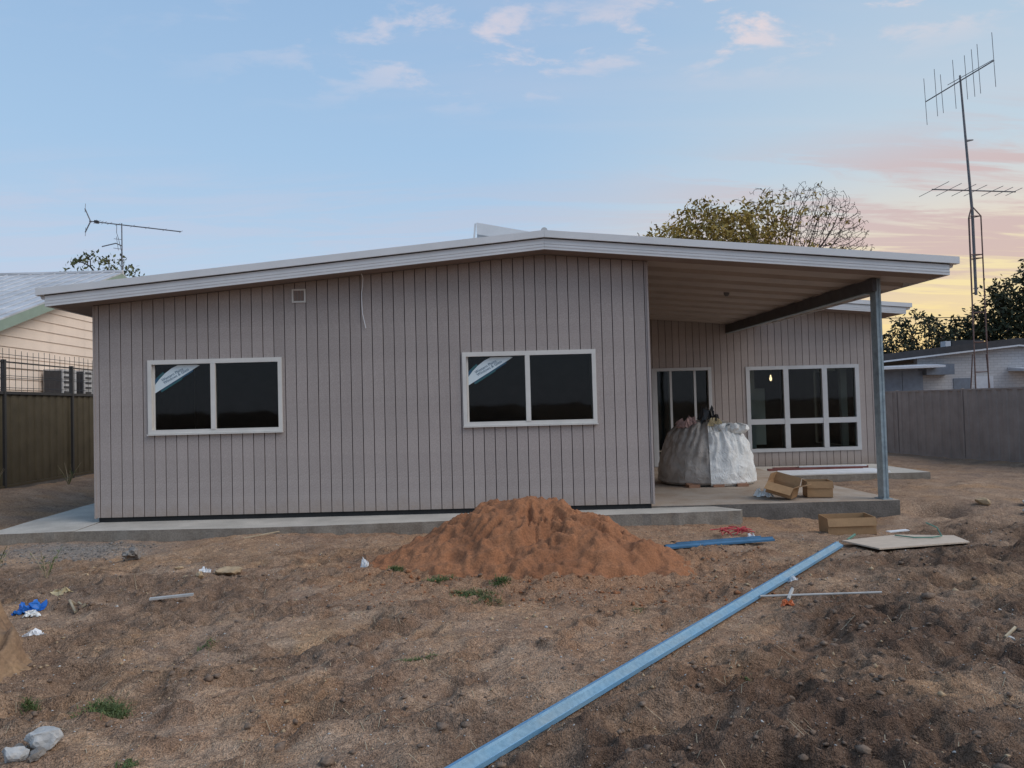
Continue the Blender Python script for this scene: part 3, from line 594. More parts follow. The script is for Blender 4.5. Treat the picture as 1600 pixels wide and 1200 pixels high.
# roof: steel sheet in two slopes, barge boards with capping, gutters, soffit
XE0, XE1 = -5.58, 6.38
rf = MB(); YB = 23.6; T0, T1 = 0.165, 0.185
for xa, xb in ((XE0, AX), (AX, XE1)):
    yb = 15.75 if xa == AX else YB
    rf.slant(xa, xb, FY + 0.03, yb, sof(xa) + T0, sof(xb) + T0, sof(xa) + T1, sof(xb) + T1)
roof = rf.build('roof', 'roof', house)
for xa, xb in ((XE0, AX), (AX, XE1)):
    yb = 15.75 if xa == AX else YB; n = int((yb - FY) / 0.35); b = MB()
    for k in range(n): yy = FY + 0.2 + 0.35 * k; b.slant(xa, xb, yy, yy + 0.045, sof(xa) + T1, sof(xb) + T1, sof(xa) + T1 + 0.03, sof(xb) + T1 + 0.03)
    tag(b.build('roof_ribs', 'roof', roof), kind='stuff')
MB().tube([(AX, FY - 0.04, AZ + 0.225), (AX, YB, AZ + 0.225)], 0.045, 10).build('ridge_cap', 'roof', roof)
for xa, xb in ((XE0, AX - 0.001), (AX + 0.001, XE1)):
    b = MB(); s = sof
    b.slant(xa, xb, FY, FY + 0.03, s(xa) - 0.012, s(xb) - 0.012, s(xa) + 0.128, s(xb) + 0.128)
    for z_, p in ((0.022, 0.006), (0.060, 0.006)): b.slant(xa, xb, FY - p, FY - 0.0005, s(xa) + z_, s(xb) + z_, s(xa) + z_ + 0.022, s(xb) + z_ + 0.022)
    bb = b.build('barge_board', 'fascia', house)
    ext0, ext1 = (xa - 0.10, xb) if xa < 0 else (xa, xb + 0.11)
    c = MB(); c.slant(ext0, ext1, FY - 0.045, FY + 0.05, s(ext0) + 0.140, s(ext1) + 0.140, s(ext0) + 0.232, s(ext1) + 0.232)
    c.slant(xa, xb, FY - 0.006, FY + 0.028, s(xa) + 0.128, s(xb) + 0.128, s(xa) + 0.140, s(xb) + 0.140, 1)
    c.build('barge_capping', ['fascia', 'dark'], bb)
# gutters along both low eaves
for sx, xe, yb in ((-1, XE0, YB), (1, XE1, 15.6)):
    zg = sof(xe); prof = [(0.0, 0.10), (0.0, 0.215), (0.055, 0.225), (0.125, 0.235), (0.118, 0.175), (0.085, 0.12), (0.075, 0.095)]
    MB().extrude(prof, (xe, FY + 0.055, zg), (xe, yb, zg), (sx, 0, 0), (0, 0, 1)).build('gutter', 'fascia', house)
    MB().box(min(xe, xe - sx * 0.02), max(xe, xe - sx * 0.02), FY + 0.031, yb, zg - 0.012, zg + 0.16).build('fascia_board', 'fascia', house)
# soffit: front strip under the gable and left eave
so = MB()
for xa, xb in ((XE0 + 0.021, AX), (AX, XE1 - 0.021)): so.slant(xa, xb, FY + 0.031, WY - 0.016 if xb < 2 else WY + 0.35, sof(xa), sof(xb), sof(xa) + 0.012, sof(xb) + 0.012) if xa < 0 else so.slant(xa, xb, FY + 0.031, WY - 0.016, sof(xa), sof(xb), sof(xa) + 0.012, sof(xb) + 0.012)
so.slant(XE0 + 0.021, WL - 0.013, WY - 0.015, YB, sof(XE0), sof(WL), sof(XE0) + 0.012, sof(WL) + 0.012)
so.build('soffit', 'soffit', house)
# patio ceiling: ribbed steel panels spanning from the house wall to the eave beam
xc0, xc1 = WR + 0.022, XE1 - 0.021
pc = MB().slant(xc0, xc1, WY - 0.014, RY - 0.02, sof(xc0) + 0.130, sof(xc1) + 0.130, sof(xc0) + 0.145, sof(xc1) + 0.145).build('patio_ceiling', 'ceil', house)
yy = WY - 0.012; k = 0
while yy < RY - 0.1:
    ye = min(yy + 0.665, RY - 0.02); w_ = ye - yy
    prof = [(0, 0.0), (w_ * 0.55, 0.0), (w_ * 0.56, 0.11), (w_ * 0.88, 0.11), (w_ - 0.004, 0.004), (w_ - 0.004, 0.125), (0, 0.125)]
    b = MB(); n = len(prof)
    i = b.pts([(xc0, yy + u, sof(xc0) + v_) for u, v_ in prof] + [(xc1, yy + u, sof(xc1) + v_) for u, v_ in prof])
    for q in range(n): j = (q + 1) % n; b.face((i + q, i + n + q, i + n + j, i + j))
    b.face([i + q for q in range(n)]); b.face([i + n + n - 1 - q for q in range(n)])
    b.build('ceiling_panel', 'ceil', pc); yy = ye; k += 1
MB().tube([(4.29, 12.3, sof(4.29) + 0.01), (4.29, 12.3, sof(4.29) - 0.03), (4.29, 12.3, sof(4.29) - 0.06)], [0.05, 0.045, 0.025], 8).build('ceiling_light', 'alu', house)
# steel post and eave beam
PX, PY = 5.735, 10.44
po = MB(); prof = [(-0.037, -0.075), (-0.010, -0.075), (-0.006, -0.068), (0.006, -0.068), (0.010, -0.075), (0.037, -0.075), (0.037, 0.075), (-0.037, 0.075)]
po.extrude(prof, (PX, PY, 0.158), (PX, PY, sof(PX) - 0.004), (1, 0, 0), (0, 1, 0))
post = po.build('post', 'steel', house)
MB().box(PX - 0.07, PX + 0.07, PY - 0.11, PY + 0.11, 0.159, 0.171).build('base_plate', 'steel', post)
bz = sof(PX + 0.05) - 0.002; b = MB()
b.box(PX - 0.10, PX - 0.042, PY - 0.12, RY - 0.006, bz - 0.175, bz); eb = b.build('eave_beam', 'beam', house)
MB().box(PX - 0.102, PX - 0.006, PY + 0.09, RY - 0.006, bz - 0.188, bz - 0.176).build('flange', 'steel', eb)  # light on the beam's underside put into the colour as a paler steel
# rear wing roof and the higher roof behind the ridge
b = MB(); zr = lambda x: 3.365 - 0.09 * (x - 8.87)
b.slant(5.95, 9.32, 15.80, YB, zr(5.95) + 0.13, zr(9.32) + 0.13, zr(5.95) + 0.20, zr(9.32) + 0.20); rr = b.build('rear_roof', 'roof', house)
b = MB(); b.slant(5.95, 9.30, 15.77, 15.799, zr(5.95) - 0.01, zr(9.30) - 0.01, zr(5.95) + 0.125, zr(9.30) + 0.125)
for z_ in (0.025, 0.06): b.slant(5.95, 9.30, 15.764, 15.7695, zr(5.95) + z_, zr(9.30) + z_, zr(5.95) + z_ + 0.022, zr(9.30) + z_ + 0.022)
b.build('barge_board', 'fascia', rr)
MB().slant(5.95, 9.42, 15.74, 15.799, zr(5.95) + 0.137, zr(9.42) + 0.137, zr(5.95) + 0.225, zr(9.42) + 0.225).build('barge_capping', 'fascia', rr)
MB().extrude([(0.0, 0.08), (0.0, 0.20), (0.11, 0.215), (0.10, 0.15), (0.07, 0.085)], (9.325, 15.80, zr(9.32)), (9.325, YB, zr(9.32)), (1, 0, 0), (0, 0, 1)).build('gutter', 'fascia', rr)
b = MB(); b.slant(5.95, 9.30, 15.80, RY - 0.02, zr(5.95), zr(9.30), zr(5.95) + 0.012, zr(9.30) + 0.012); b.slant(RX1 + 0.02, 9.30, RY - 0.019, YB, zr(RX1), zr(9.30), zr(RX1) + 0.012, zr(9.30) + 0.012); b.build('soffit', 'soffit', rr)
b = MB(); zu = lambda x: 5.03 - 0.20 * (x - 0.22)
b.slant(0.22, 6.0, 14.0, 21.0, zu(0.22) - 0.05, zu(6.0) - 0.05, zu(0.22), zu(6.0)); ur = b.build('upper_roof', 'roof', house)
MB().slant(0.20, 6.0, 13.96, 13.999, zu(0.20) - 0.20, zu(6.0) - 0.20, zu(0.2) + 0.02, zu(6.0) + 0.02).build('barge_board', 'fascia', ur)
b = MB(); b.hexa([(0.16, 14.3, 3.7), (5.0, 14.3, 3.7), (5.0, 20.8, 3.7), (0.16, 20.8, 3.7), (0.24, 14.3, zu(0.24) - 0.055), (5.0, 14.3, zu(5.0) - 0.055), (5.0, 20.8, zu(5.0) - 0.055), (0.24, 20.8, zu(0.24) - 0.055)]); b.build('upper_wall', 'fascia', ur)
MB().hexa([(0.10, 13.97, 4.5), (0.14, 13.97, 4.5), (0.14, 14.03, 4.5), (0.10, 14.03, 4.5), (0.16, 13.97, 5.04), (0.195, 13.97, 5.04), (0.195, 14.03, 5.04), (0.16, 14.03, 5.04)]).build('downpipe', 'fascia', ur)
# vent and loose cable on the front wall
v0, v1, vz0, vz1 = -2.412, -2.222, 3.075, 3.262; b = MB()
b.box(v0, v1, WY - 0.022, WY - 0.004, vz0, vz0 + 0.022); b.box(v0, v1, WY - 0.022, WY - 0.004, vz1 - 0.022, vz1); b.box(v0, v0 + 0.022, WY - 0.022, WY - 0.004, vz0 + 0.022, vz1 - 0.022); b.box(v1 - 0.022, v1, WY - 0.022, WY - 0.004, vz0 + 0.022, vz1 - 0.022)
vent = b.build('vent', 'frame', house)
for k in range(3): q = v0 + 0.03 + k * 0.047; MB().hexa([(q, WY - 0.012, vz0 + 0.022), (q + 0.034, WY - 0.016, vz0 + 0.022), (q + 0.034, WY - 0.012, vz0 + 0.022), (q, WY - 0.006, vz0 + 0.022), (q, WY - 0.012, vz1 - 0.022), (q + 0.034, WY - 0.016, vz1 - 0.022), (q + 0.034, WY - 0.012, vz1 - 0.022), (q, WY - 0.006, vz1 - 0.022)]).build('louvre', 'soffit', vent)
MB().tube([(-1.44, WY - 0.10, 3.44), (-1.428, WY - 0.05, 3.39), (-1.434, WY - 0.035, 3.30), (-1.452, WY - 0.03, 3.18), (-1.452, WY - 0.03, 3.02), (-1.445, WY - 0.03, 2.90), (-1.425, WY - 0.025, 2.80), (-1.405, WY - 0.02, 2.70)], 0.0065, 5).build('loose_cable', 'white', house)

# ------------------------------------------------------------------ left boundary: steel fence with mesh topping
def corr(width, h, along, n_rib=7, d=0.018):      # one corrugated sheet: profile in (t, depth), vertical
    b = MB(); prof = []; p = width / n_rib
    for k in range(n_rib): prof += [(k * p, 0), (k * p + p * 0.42, 0), (k * p + p * 0.52, d), (k * p + p * 0.90, d)]
    prof.append((width, 0)); n = len(prof); ax = Vector(along).normalized(); nr = Vector((-ax.y, ax.x, 0))
    i = b.pts([ax * t + nr * q for t, q in prof] + [ax * t + nr * q + Vector((0, 0, h)) for t, q in prof])
    for k in range(n - 1): b.face((i + k, i + k + 1, i + n + k + 1, i + n + k))
    j = b.pts([ax * t + nr * (q + 0.003) for t, q in prof] + [ax * t + nr * (q + 0.003) + Vector((0, 0, h)) for t, q in prof])
    for k in range(n - 1): b.face((j + k + 1, j + k, j + n + k, j + n + k + 1))
    return b
LX = -8.78
fl = thing('fence', (LX, 18, 0.2), 'dark olive sheet-steel fence with spiked wire mesh on top, left of the house', 'fence')
ys = [6.85 + 2.39 * k for k in range(9)]; first = None
for k, y0 in enumerate(ys[:-1]):
    if first is None:
        first = corr(2.33, 1.74, (0, 1, 0), 9).build('panel', 'olive', fl); base0 = ORG[first].copy(); base0.z = 0; first.location = Vector((base0.x + LX, base0.y + y0 + 0.03, 0.32)) - ORG[fl]
    else:
        o = bpy.data.objects.new('panel', first.data); C.objects.link(o); o.parent = fl; o.location = Vector((base0.x + LX, base0.y + y0 + 0.03, 0.32)) - ORG[fl]
for k, y0 in enumerate(ys):
    MB().box(LX - 0.03, LX + 0.045, y0 - 0.03, y0 + 0.03, 0.0, 2.70).build('post', 'olive_d', fl)
for y0 in ys[:-1]:
    MB().box(LX - 0.025, LX + 0.035, y0 + 0.03, y0 + 2.36, 2.045, 2.10).build('rail', 'olive_d', fl); MB().box(LX - 0.025, LX + 0.035, y0 + 0.03, y0 + 2.36, 0.285, 0.33).build('rail', 'olive', fl)
    MB().box(LX - 0.015, LX + 0.015, y0 + 0.03, y0 + 2.36, 2.645, 2.672).build('rail', 'olive_d', fl)
    MB().box(LX - 0.05, LX + 0.03, y0, y0 + 2.385, -0.1, 0.283).build('plinth', 'concrete_d', fl)
for zq in (2.17, 2.36, 2.40, 2.55, 2.80): MB().tube([(LX + 0.02, ys[0], zq), (LX + 0.02, ys[-1], zq)], 0.0055, 4).build('wire', 'olive_d', fl)
rod = None; yq = ys[0] + 0.1
while yq < ys[-1]:
    if rod is None: rod = MB().tube([(LX + 0.028, yq, 2.10), (LX + 0.028, yq, 2.90)], 0.0055, 4).build('rod', 'olive_d', fl)
    else: share(rod, 'rod', (LX + 0.028, yq, 2.10 + 0.02 * math.sin(yq * 5)), fl)
    yq += 0.195

# ------------------------------------------------------------------ right boundary: grey sheet-steel fence
pA, pB = Vector((12.62, 19.09, 0)), Vector((12.27, 21.42, 0)); u = (pB - pA).normalized(); step = (pB - pA).length
fr = thing('fence', (12.6, 19, -0.1), 'grey-brown sheet-steel fence at the right edge of the yard', 'fence')
first = None; nr = Vector((-u.y, u.x, 0))
for k in range(-6, 8):
    p = pA + u * step * k; zb = -0.085 if p.y > 8 else -0.085
    if first is None:
        first = corr(step - 0.05, 1.74, u, 8, 0.02).build('panel', 'fence', fr); off = ORG[first].copy(); first.location = Vector((off.x + p.x + u.x * 0.025, off.y + p.y + u.y * 0.025, zb + 0.03)) - ORG[fr]
    else:
        o = bpy.data.objects.new('panel', first.data); C.objects.link(o); o.parent = fr; o.location = Vector((off.x + p.x + u.x * 0.025, off.y + p.y + u.y * 0.025, zb + 0.03)) - ORG[fr]
    MB().obox((p.x, p.y, zb + 0.895), u * 0.026, nr * 0.032, (0, 0, 0.915)).build('post', 'fence', fr)
    q = p + u * step / 2
    for zz, hh in ((zb + 1.775, 0.022), (zb + 0.02, 0.025)): MB().obox((q.x, q.y, zz), u * (step / 2 - 0.027), nr * 0.028, (0, 0, hh)).build('rail', 'fence', fr)

# ------------------------------------------------------------------ left neighbour: weatherboard gable, air conditioners, aerial
NX = -10.6; RYn, RZn, SN = 22.19, 5.84, 0.356
nb = thing('neighbour_house', (-15, 22, 0), 'cream weatherboard house with green barge and grey steel roof beyond the left fence', 'house')
def nz(y): return RZn - SN * abs(y - RYn)
y0n, y1n = 14.6, 29.8
gw = MB(); gw.hexa([(NX - 0.12, y0n + 0.5, 0), (NX - 0.03, y0n + 0.5, 0), (NX - 0.03, RYn, 0), (NX - 0.12, RYn, 0), (NX - 0.12, y0n + 0.5, nz(y0n + 0.5) - 0.1), (NX - 0.03, y0n + 0.5, nz(y0n + 0.5) - 0.1), (NX - 0.03, RYn, RZn - 0.1), (NX - 0.12, RYn, RZn - 0.1)])
gw.hexa([(NX - 0.12, RYn, 0), (NX - 0.03, RYn, 0), (NX - 0.03, y1n - 0.5, 0), (NX - 0.12, y1n - 0.5, 0), (NX - 0.12, RYn, RZn - 0.1), (NX - 0.03, RYn, RZn - 0.1), (NX - 0.03, y1n - 0.5, nz(y1n - 0.5) - 0.1), (NX - 0.12, y1n - 0.5, nz(y1n - 0.5) - 0.1)])
gw.box(-20, NX - 0.13, y0n + 0.5, y0n + 0.6, 0, nz(y0n + 0.5) - 0.1); gwo = gw.build('gable_wall', 'wb', nb)
zb = 0.27; BHt = 0.247
while zb < RZn - 0.3:
    zt = zb + BHt; lim = (RZn - 0.12 - zt) / SN; ya, yb = max(y0n + 0.5, RYn - lim), min(y1n - 0.5, RYn + lim)
    if yb - ya > 0.3: MB().hexa([(NX - 0.029, ya, zb), (NX + 0.010, ya, zb), (NX + 0.010, yb, zb), (NX - 0.029, yb, zb), (NX - 0.029, ya, zt), (NX - 0.012, ya, zt), (NX - 0.012, yb, zt), (NX - 0.029, yb, zt)]).build('weatherboard', 'wb', gwo)
    zb += BHt
for s in (-1, 1):
    ye = RYn + s * 7.6; b = MB(); ze = nz(ye); xa, xb = -21.0, NX + 0.30
    b.hexa([(xa, min(ye, RYn), (ze if s < 0 else RZn) - 0.02), (xb, min(ye, RYn), (ze if s < 0 else RZn) - 0.02), (xb, max(ye, RYn), (RZn if s < 0 else ze) - 0.02), (xa, max(ye, RYn), (RZn if s < 0 else ze) - 0.02), (xa, min(ye, RYn), (ze if s < 0 else RZn) + 0.02), (xb, min(ye, RYn), (ze if s < 0 else RZn) + 0.02), (xb, max(ye, RYn), (RZn if s < 0 else ze) + 0.02), (xa, max(ye, RYn), (RZn if s < 0 else ze) + 0.02)])
    nr_ = b.build('roof', 'nroof', nb)
    b = MB()
    for k in range(30): xk = xa + 0.2 + k * 0.355; b.tube([(xk, ye, ze + 0.028), (xk, RYn, RZn + 0.028)], 0.018, 4)
    tag(b.build('roof_ribs', 'nroof', nr_), kind='stuff')
    b = MB(); a0, a1 = min(ye, RYn), max(ye, RYn); q0, q1 = (ze, RZn) if s < 0 else (RZn, ze)
    b.hexa([(xb - 0.03, a0, q0 - 0.26), (xb + 0.004, a0, q0 - 0.26), (xb + 0.004, a1, q1 - 0.26), (xb - 0.03, a1, q1 - 0.26), (xb - 0.03, a0, q0 - 0.022), (xb + 0.004, a0, q0 - 0.022), (xb + 0.004, a1, q1 - 0.022), (xb - 0.03, a1, q1 - 0.022)]); b.build('barge_board', 'green', nb)
MB().tube([(-21, RYn, RZn + 0.02), (NX + 0.31, RYn, RZn + 0.02)], 0.07, 8).build('ridge_cap', 'nroof', nb)
def aircon(yc, h, label):
    a = thing('air_conditioner', (-10.3, yc, 1.95), label, 'air conditioner', 'air conditioners on the neighbour wall')
    MB().box(-10.53, -10.05, yc - 0.32, yc + 0.32, 1.95, 1.95 + h).build('casing', 'acw', a)
    MB().box(-10.50, -10.08, yc - 0.345, yc - 0.321, 1.99, 1.91 + h).build('side_grille', 'acd', a)
    for k in range(6): zz = 2.05 + k * (h - 0.2) / 5; MB().box(-10.049, -10.035, yc - 0.27, yc + 0.02, zz, zz + 0.05).build('louvre', 'acd', a)
    MB().box(-10.6, -10.02, yc - 0.28, yc - 0.23, 1.90, 1.948).build('bracket', 'acd', a); MB().box(-10.6, -10.02, yc + 0.23, yc + 0.28, 1.90, 1.948).build('bracket', 'acd', a)
aircon(18.72, 0.82, 'air conditioner on the cream wall beyond the left fence, farther from the new house')
aircon(19.75, 0.84, 'air conditioner on the cream wall beyond the left fence, right beside the new house corner')
# aerial on a mast
an = thing('television_aerial', (-11.15, 24.0, 5.1), 'long thin television aerial on a mast above the left neighbour roof', 'aerial')
MB().tube([(-11.15, 24, 5.15), (-11.15, 24, 7.80)], 0.018, 6).build('mast', 'alu', an)
bm = lambda t: Vector((-12.2 + 2.87 * t, 24 + 0.25 * t, 7.90 - 0.36 * t))
MB().tube([bm(0), bm(1)], 0.019, 6).build('boom', 'alu', an)
for t, hl in ((0.04, 0.15), (0.085, 0.14), (0.12, 0.12), (0.16, 0.11), (0.22, 0.10), (0.31, 0.10), (0.47, 0.095), (0.63, 0.09), (0.82, 0.085), (1.0, 0.08)):
    p = bm(t); d = Vector((0.12, 1.5, 0.75)) * hl; MB().tube([p - d, p + d], 0.006, 4).build('element', 'alu', an)
MB().obox(bm(0.08), (0.06, 0, -0.007), (0, 0.05, 0), (0, 0, 0.045)).build('balun_box', 'black', an)
for s in (1, -1):
    a0 = bm(0.015); e = a0 + Vector((-0.18, 0, 0.42 * s if s > 0 else -0.36)); MB().tube([a0, e], 0.02, 5).build('reflector_arm', 'alu', an); MB().tube([e - Vector((0, 0, 0.12)), e + Vector((0.02, 0, 0.16))], 0.008, 4).build('element', 'alu', an)
MB().tube([(-11.14, 23.98, 7.06), (-11.30, 23.9, 7.13), (-11.68, 23.75, 7.0)], 0.02, 5).build('lower_boom', 'alu', an)
for p, q in (((-11.28, 23.9, 7.35), (-11.22, 23.9, 6.9)), ((-11.36, 23.9, 7.28), (-11.12, 23.9, 7.25)), ((-11.38, 23.9, 6.98), (-11.14, 23.9, 6.94))): MB().tube([p, q], 0.008, 4).build('element', 'alu', an)
MB().tube([(-11.31, 24, 7.76), (-11.32, 24, 7.5), (-11.26, 24, 7.3), (-11.17, 24, 6.9), (-11.19, 24, 6.4), (-11.16, 24, 5.9)], 0.009, 4).build('cable', 'black', an)

# ------------------------------------------------------------------ right neighbour: low white brick building
wbld = thing('brick_building', (19, 30, 0), 'low white-painted brick building with dark flat-pitched roof behind the right fence', 'building')
BY = 26.0; ax_, az_ = 19.03, 3.19
def bz_(x): return az_ - (0.094 if x < ax_ else 0.10) * abs(x - ax_)
b = MB()
for xa, xb in ((15.65, ax_), (ax_, 24.0)): b.slant(xa, xb, BY, BY + 0.2, -0.2, -0.2, bz_(xa), bz_(xb))
b.box(15.65, 15.85, BY + 0.201, 38, -0.2, 2.7); b.build('wall', 'brick', wbld)
b = MB()
for xa, xb in ((13.6, ax_), (ax_, 24.6)): b.slant(xa, xb, BY - 0.25, 38, bz_(xa) + 0.05, bz_(xb) + 0.05, bz_(xa) + 0.28, bz_(xb) + 0.28)
broof = b.build('roof', 'troof', wbld)
b = MB()
for xa, xb in ((13.6, ax_), (ax_, 24.6)): b.slant(xa, xb, BY - 0.29, BY - 0.251, bz_(xa) - 0.01, bz_(xb) - 0.01, bz_(xa) + 0.045, bz_(xb) + 0.045)
b.build('roof_edge', 'awn', broof)
MB().box(17.95, 18.15, 28.0, 28.3, 3.2, 3.58).build('roof_unit', 'awn', broof); MB().box(18.2, 19.4, 28.0, 28.7, 3.3, 3.60).build('roof_unit', 'troof', broof)
b = MB(); b.hexa([(13.5, BY - 1.0, 2.46), (16.0, BY - 1.0, 2.50), (16.0, BY - 0.02, 2.50), (13.5, BY - 0.02, 2.46), (13.5, BY - 1.0, 2.54), (16.0, BY - 1.0, 2.57), (16.0, BY - 0.02, 2.66), (13.5, BY - 0.02, 2.60)]); b.build('awning', 'awn', wbld)
MB().box(15.66, 16.62, BY - 0.5, BY - 0.01, 2.26, 2.62).build('hood', 'shed', wbld)
for k in range(3): MB().box(13.5 + k * 0.72, 14.20 + k * 0.72, BY - 0.30, BY - 0.24, -0.1, 2.44).build('sheet_panel', 'shed', wbld)
for xa, xb, m_, nm in ((16.88, 17.49, 'shed', 'window'), (17.66, 18.27, 'awn', 'window')):
    b = MB(); b.box(xa, xb, BY - 0.02, BY - 0.002, 1.35, 2.13 if m_ == 'shed' else 2.18); b.box(xa - 0.03, xb + 0.03, BY - 0.05, BY - 0.021, 1.28, 1.345); wn = b.build(nm, m_, wbld)
b = MB(); b.hexa([(18.8, BY - 0.9, 2.30), (20.4, BY - 0.9, 2.30), (20.4, BY - 0.01, 2.34), (18.8, BY - 0.01, 2.34), (18.8, BY - 0.9, 2.38), (20.4, BY - 0.9, 2.38), (20.4, BY - 0.01, 2.46), (18.8, BY - 0.01, 2.46)]); b.build('awning', 'awn', wbld)

# lattice aerial tower
tw = thing('aerial_tower', (17.05, 25.0, -0.1), 'tall rusty lattice mast with two television aerials rising behind the right fence', 'tower')
def tp(z, dx=0, dy=0): return Vector((17.13 + dx - 0.045 * (z - 7.7) * (1 if z > 7.7 else 0.0), 25 + dy, z))
hw = 0.20; corner = [(-hw, -hw * 0.6), (hw, -hw * 0.6), (0.0, hw)]
for dx, dy in corner:
    MB().tube([tp(-0.1, dx * 1.15 - 0.02, dy), tp(7.55, dx, dy), tp(7.92, 0.0, 0.0)], 0.022, 5).build('leg', 'rust', tw)
for z_ in (0.6, 1.4, 2.3, 3.3, 4.3, 6.13, 6.25, 7.55):
    for i in range(3):
        a, c_ = corner[i], corner[(i + 1) % 3]; MB().tube([tp(z_, *a), tp(z_, *c_)], 0.016, 4).build('strut', 'rust', tw)
for dx in (-0.42, 0.5): MB().tube([tp(-0.1, dx, 0.1), tp(2.9, dx * 0.5, 0.0)], 0.02, 5).build('brace', 'rust', tw)
MB().tube([tp(4.9), tp(7.7), tp(10.0), tp(12.40)], [0.045, 0.045, 0.038, 0.03], 8).build('mast', 'alu', tw)
b0, b1 = Vector((16.72, 26.6, 12.16)), Vector((17.16, 23.7, 12.30)); bp_ = lambda t: b0.lerp(b1, t)
ub = MB().tube([b0, b1], 0.02, 6).build('upper_boom', 'alu', tw)
for t, dn, up_ in ((0.0, 0.85, 0.85), (0.17, 0.75, 0.95), (0.26, 0.75, 0.62), (0.45, 0.85, 0.85), (0.62, 0.75, 0.75), (0.72, 0.8, 0.8), (0.80, 0.8, 0.85), (1.0, 0.86, 0.92)):
    p = bp_(t); MB().tube([p + Vector((0.02, 0, -dn)), p + Vector((-0.03, 0, up_))], 0.0105, 4).build('element', 'alu', ub)
MB().tube([bp_(0.35) + Vector((0, 0, 0.12)), bp_(0.98) + Vector((0.02, 0, 0.05))], 0.012, 4).build('stay', 'alu', ub)
l0, l1 = Vector((15.86, 25.1, 8.55)), Vector((18.55, 24.9, 8.34)); lb = MB().tube([l0, l1], 0.022, 6).build('lower_boom', 'alu', tw)
for t, hl in ((0.02, 0.9), (0.2, 0.75), (0.38, 0.7), (0.52, 0.65), (0.72, 0.6), (0.86, 0.5), (0.98, 0.45)):
    p = l0.lerp(l1, t); MB().tube([p - Vector((0.05, hl, 0)), p + Vector((0.05, hl, 0.0))], 0.010, 4).build('element', 'alu', lb)
MB().tube([tp(10.15), tp(10.15, 0.25, 0.0) + Vector((0, 0, 0.03))], [0.05, 0.02], 5).build('bracket', 'alu', tw)
tag(MB().tube([(16 + 3.2 * k, 45, 6.55 - 0.012 * k * (11 - k)) for k in range(12)], 0.022, 4).build('power_line', 'wire'), 'thin overhead wire crossing the sunset glow behind the white building', 'wire')

# ------------------------------------------------------------------ trees (space colonisation)
def grow(rng, attract, trunk, step, influence, kill, iters):
    nodes = [np.array(p, float) for p in trunk]; par = [-1] + list(range(len(trunk) - 1))
    A = attract.copy(); P = np.array(nodes)
    d = np.linalg.norm(A[:, None] - P[None], axis=2); near = d.argmin(1); nd = d.min(1)
    for _ in range(iters):
        act = nd < influence
        if not act.any(): break
        dirs = {}
        D_ = A[act] - P[near[act]]; D_ /= np.linalg.norm(D_, axis=1, keepdims=True) + 1e-9
        acc = np.zeros_like(P); np.add.at(acc, near[act], D_)
        idx = np.unique(near[act]); v = acc[idx] + rng.normal(0, 0.18, (len(idx), 3)); v /= np.linalg.norm(v, axis=1, keepdims=True) + 1e-9
        new = P[idx] + v * step; par.extend(idx.tolist())
        s0 = len(P); P = np.vstack([P, new])
        dn = (A * A).sum(1)[:, None] + (new * new).sum(1)[None] - 2 * A @ new.T; j = dn.argmin(1); m_ = np.sqrt(np.maximum(dn[np.arange(len(A)), j], 0))
        upd = m_ < nd; near[upd] = s0 + j[upd]; nd[upd] = m_[upd]
        keep = nd > kill; A = A[keep]; near = near[keep]; nd = nd[keep]
        if len(A) == 0: break
    return P, np.array(par)
def tubes_np(P, par, rad, sides=4):
    k = par >= 0; a = P[par[k]]; b = P[k]; ra = rad[par[k]]; rb = rad[k]; ra = np.minimum(ra, rb * 1.6)
    d = b - a; d /= np.linalg.norm(d, axis=1, keepdims=True) + 1e-9
    ref = np.where(np.abs(d[:, 2:3]) < 0.9, np.array([[0, 0, 1.0]]), np.array([[1.0, 0, 0]])); u = np.cross(ref, d); u /= np.linalg.norm(u, axis=1, keepdims=True); w = np.cross(d, u)
    V = []; n = len(a)
    for c, r_ in ((a - d * 0.01, ra), (b, rb)):
        for t in range(sides): an_ = 2 * math.pi * t / sides; V.append(c + (u * math.cos(an_) + w * math.sin(an_)) * r_[:, None])
    V = np.stack(V, 1).reshape(-1, 3); base = np.arange(n)[:, None] * (2 * sides); F = []
    for t in range(sides): q = (t + 1) % sides; F.append(np.concatenate([base + t, base + q, base + sides + q, base + sides + t], 1))
    return V, np.concatenate(F, 0)
def leaves_np(rng, pts, n_per, spread, size, flat=0.6):
    c = np.repeat(pts, n_per, 0) + rng.normal(0, spread, (len(pts) * n_per, 3)) * np.array([1, 1, flat]); n = len(c)
    a = rng.normal(0, 1, (n, 3)); a /= np.linalg.norm(a, axis=1, keepdims=True); b = np.cross(a, rng.normal(0, 1, (n, 3))); b /= np.linalg.norm(b, axis=1, keepdims=True)
    s = size * rng.uniform(0.55, 1.3, (n, 1)); V = np.stack([c - a * s, c - b * s * 0.42, c + a * s, c + b * s * 0.42], 1).reshape(-1, 3)
    return V, np.arange(n * 4).reshape(-1, 4)
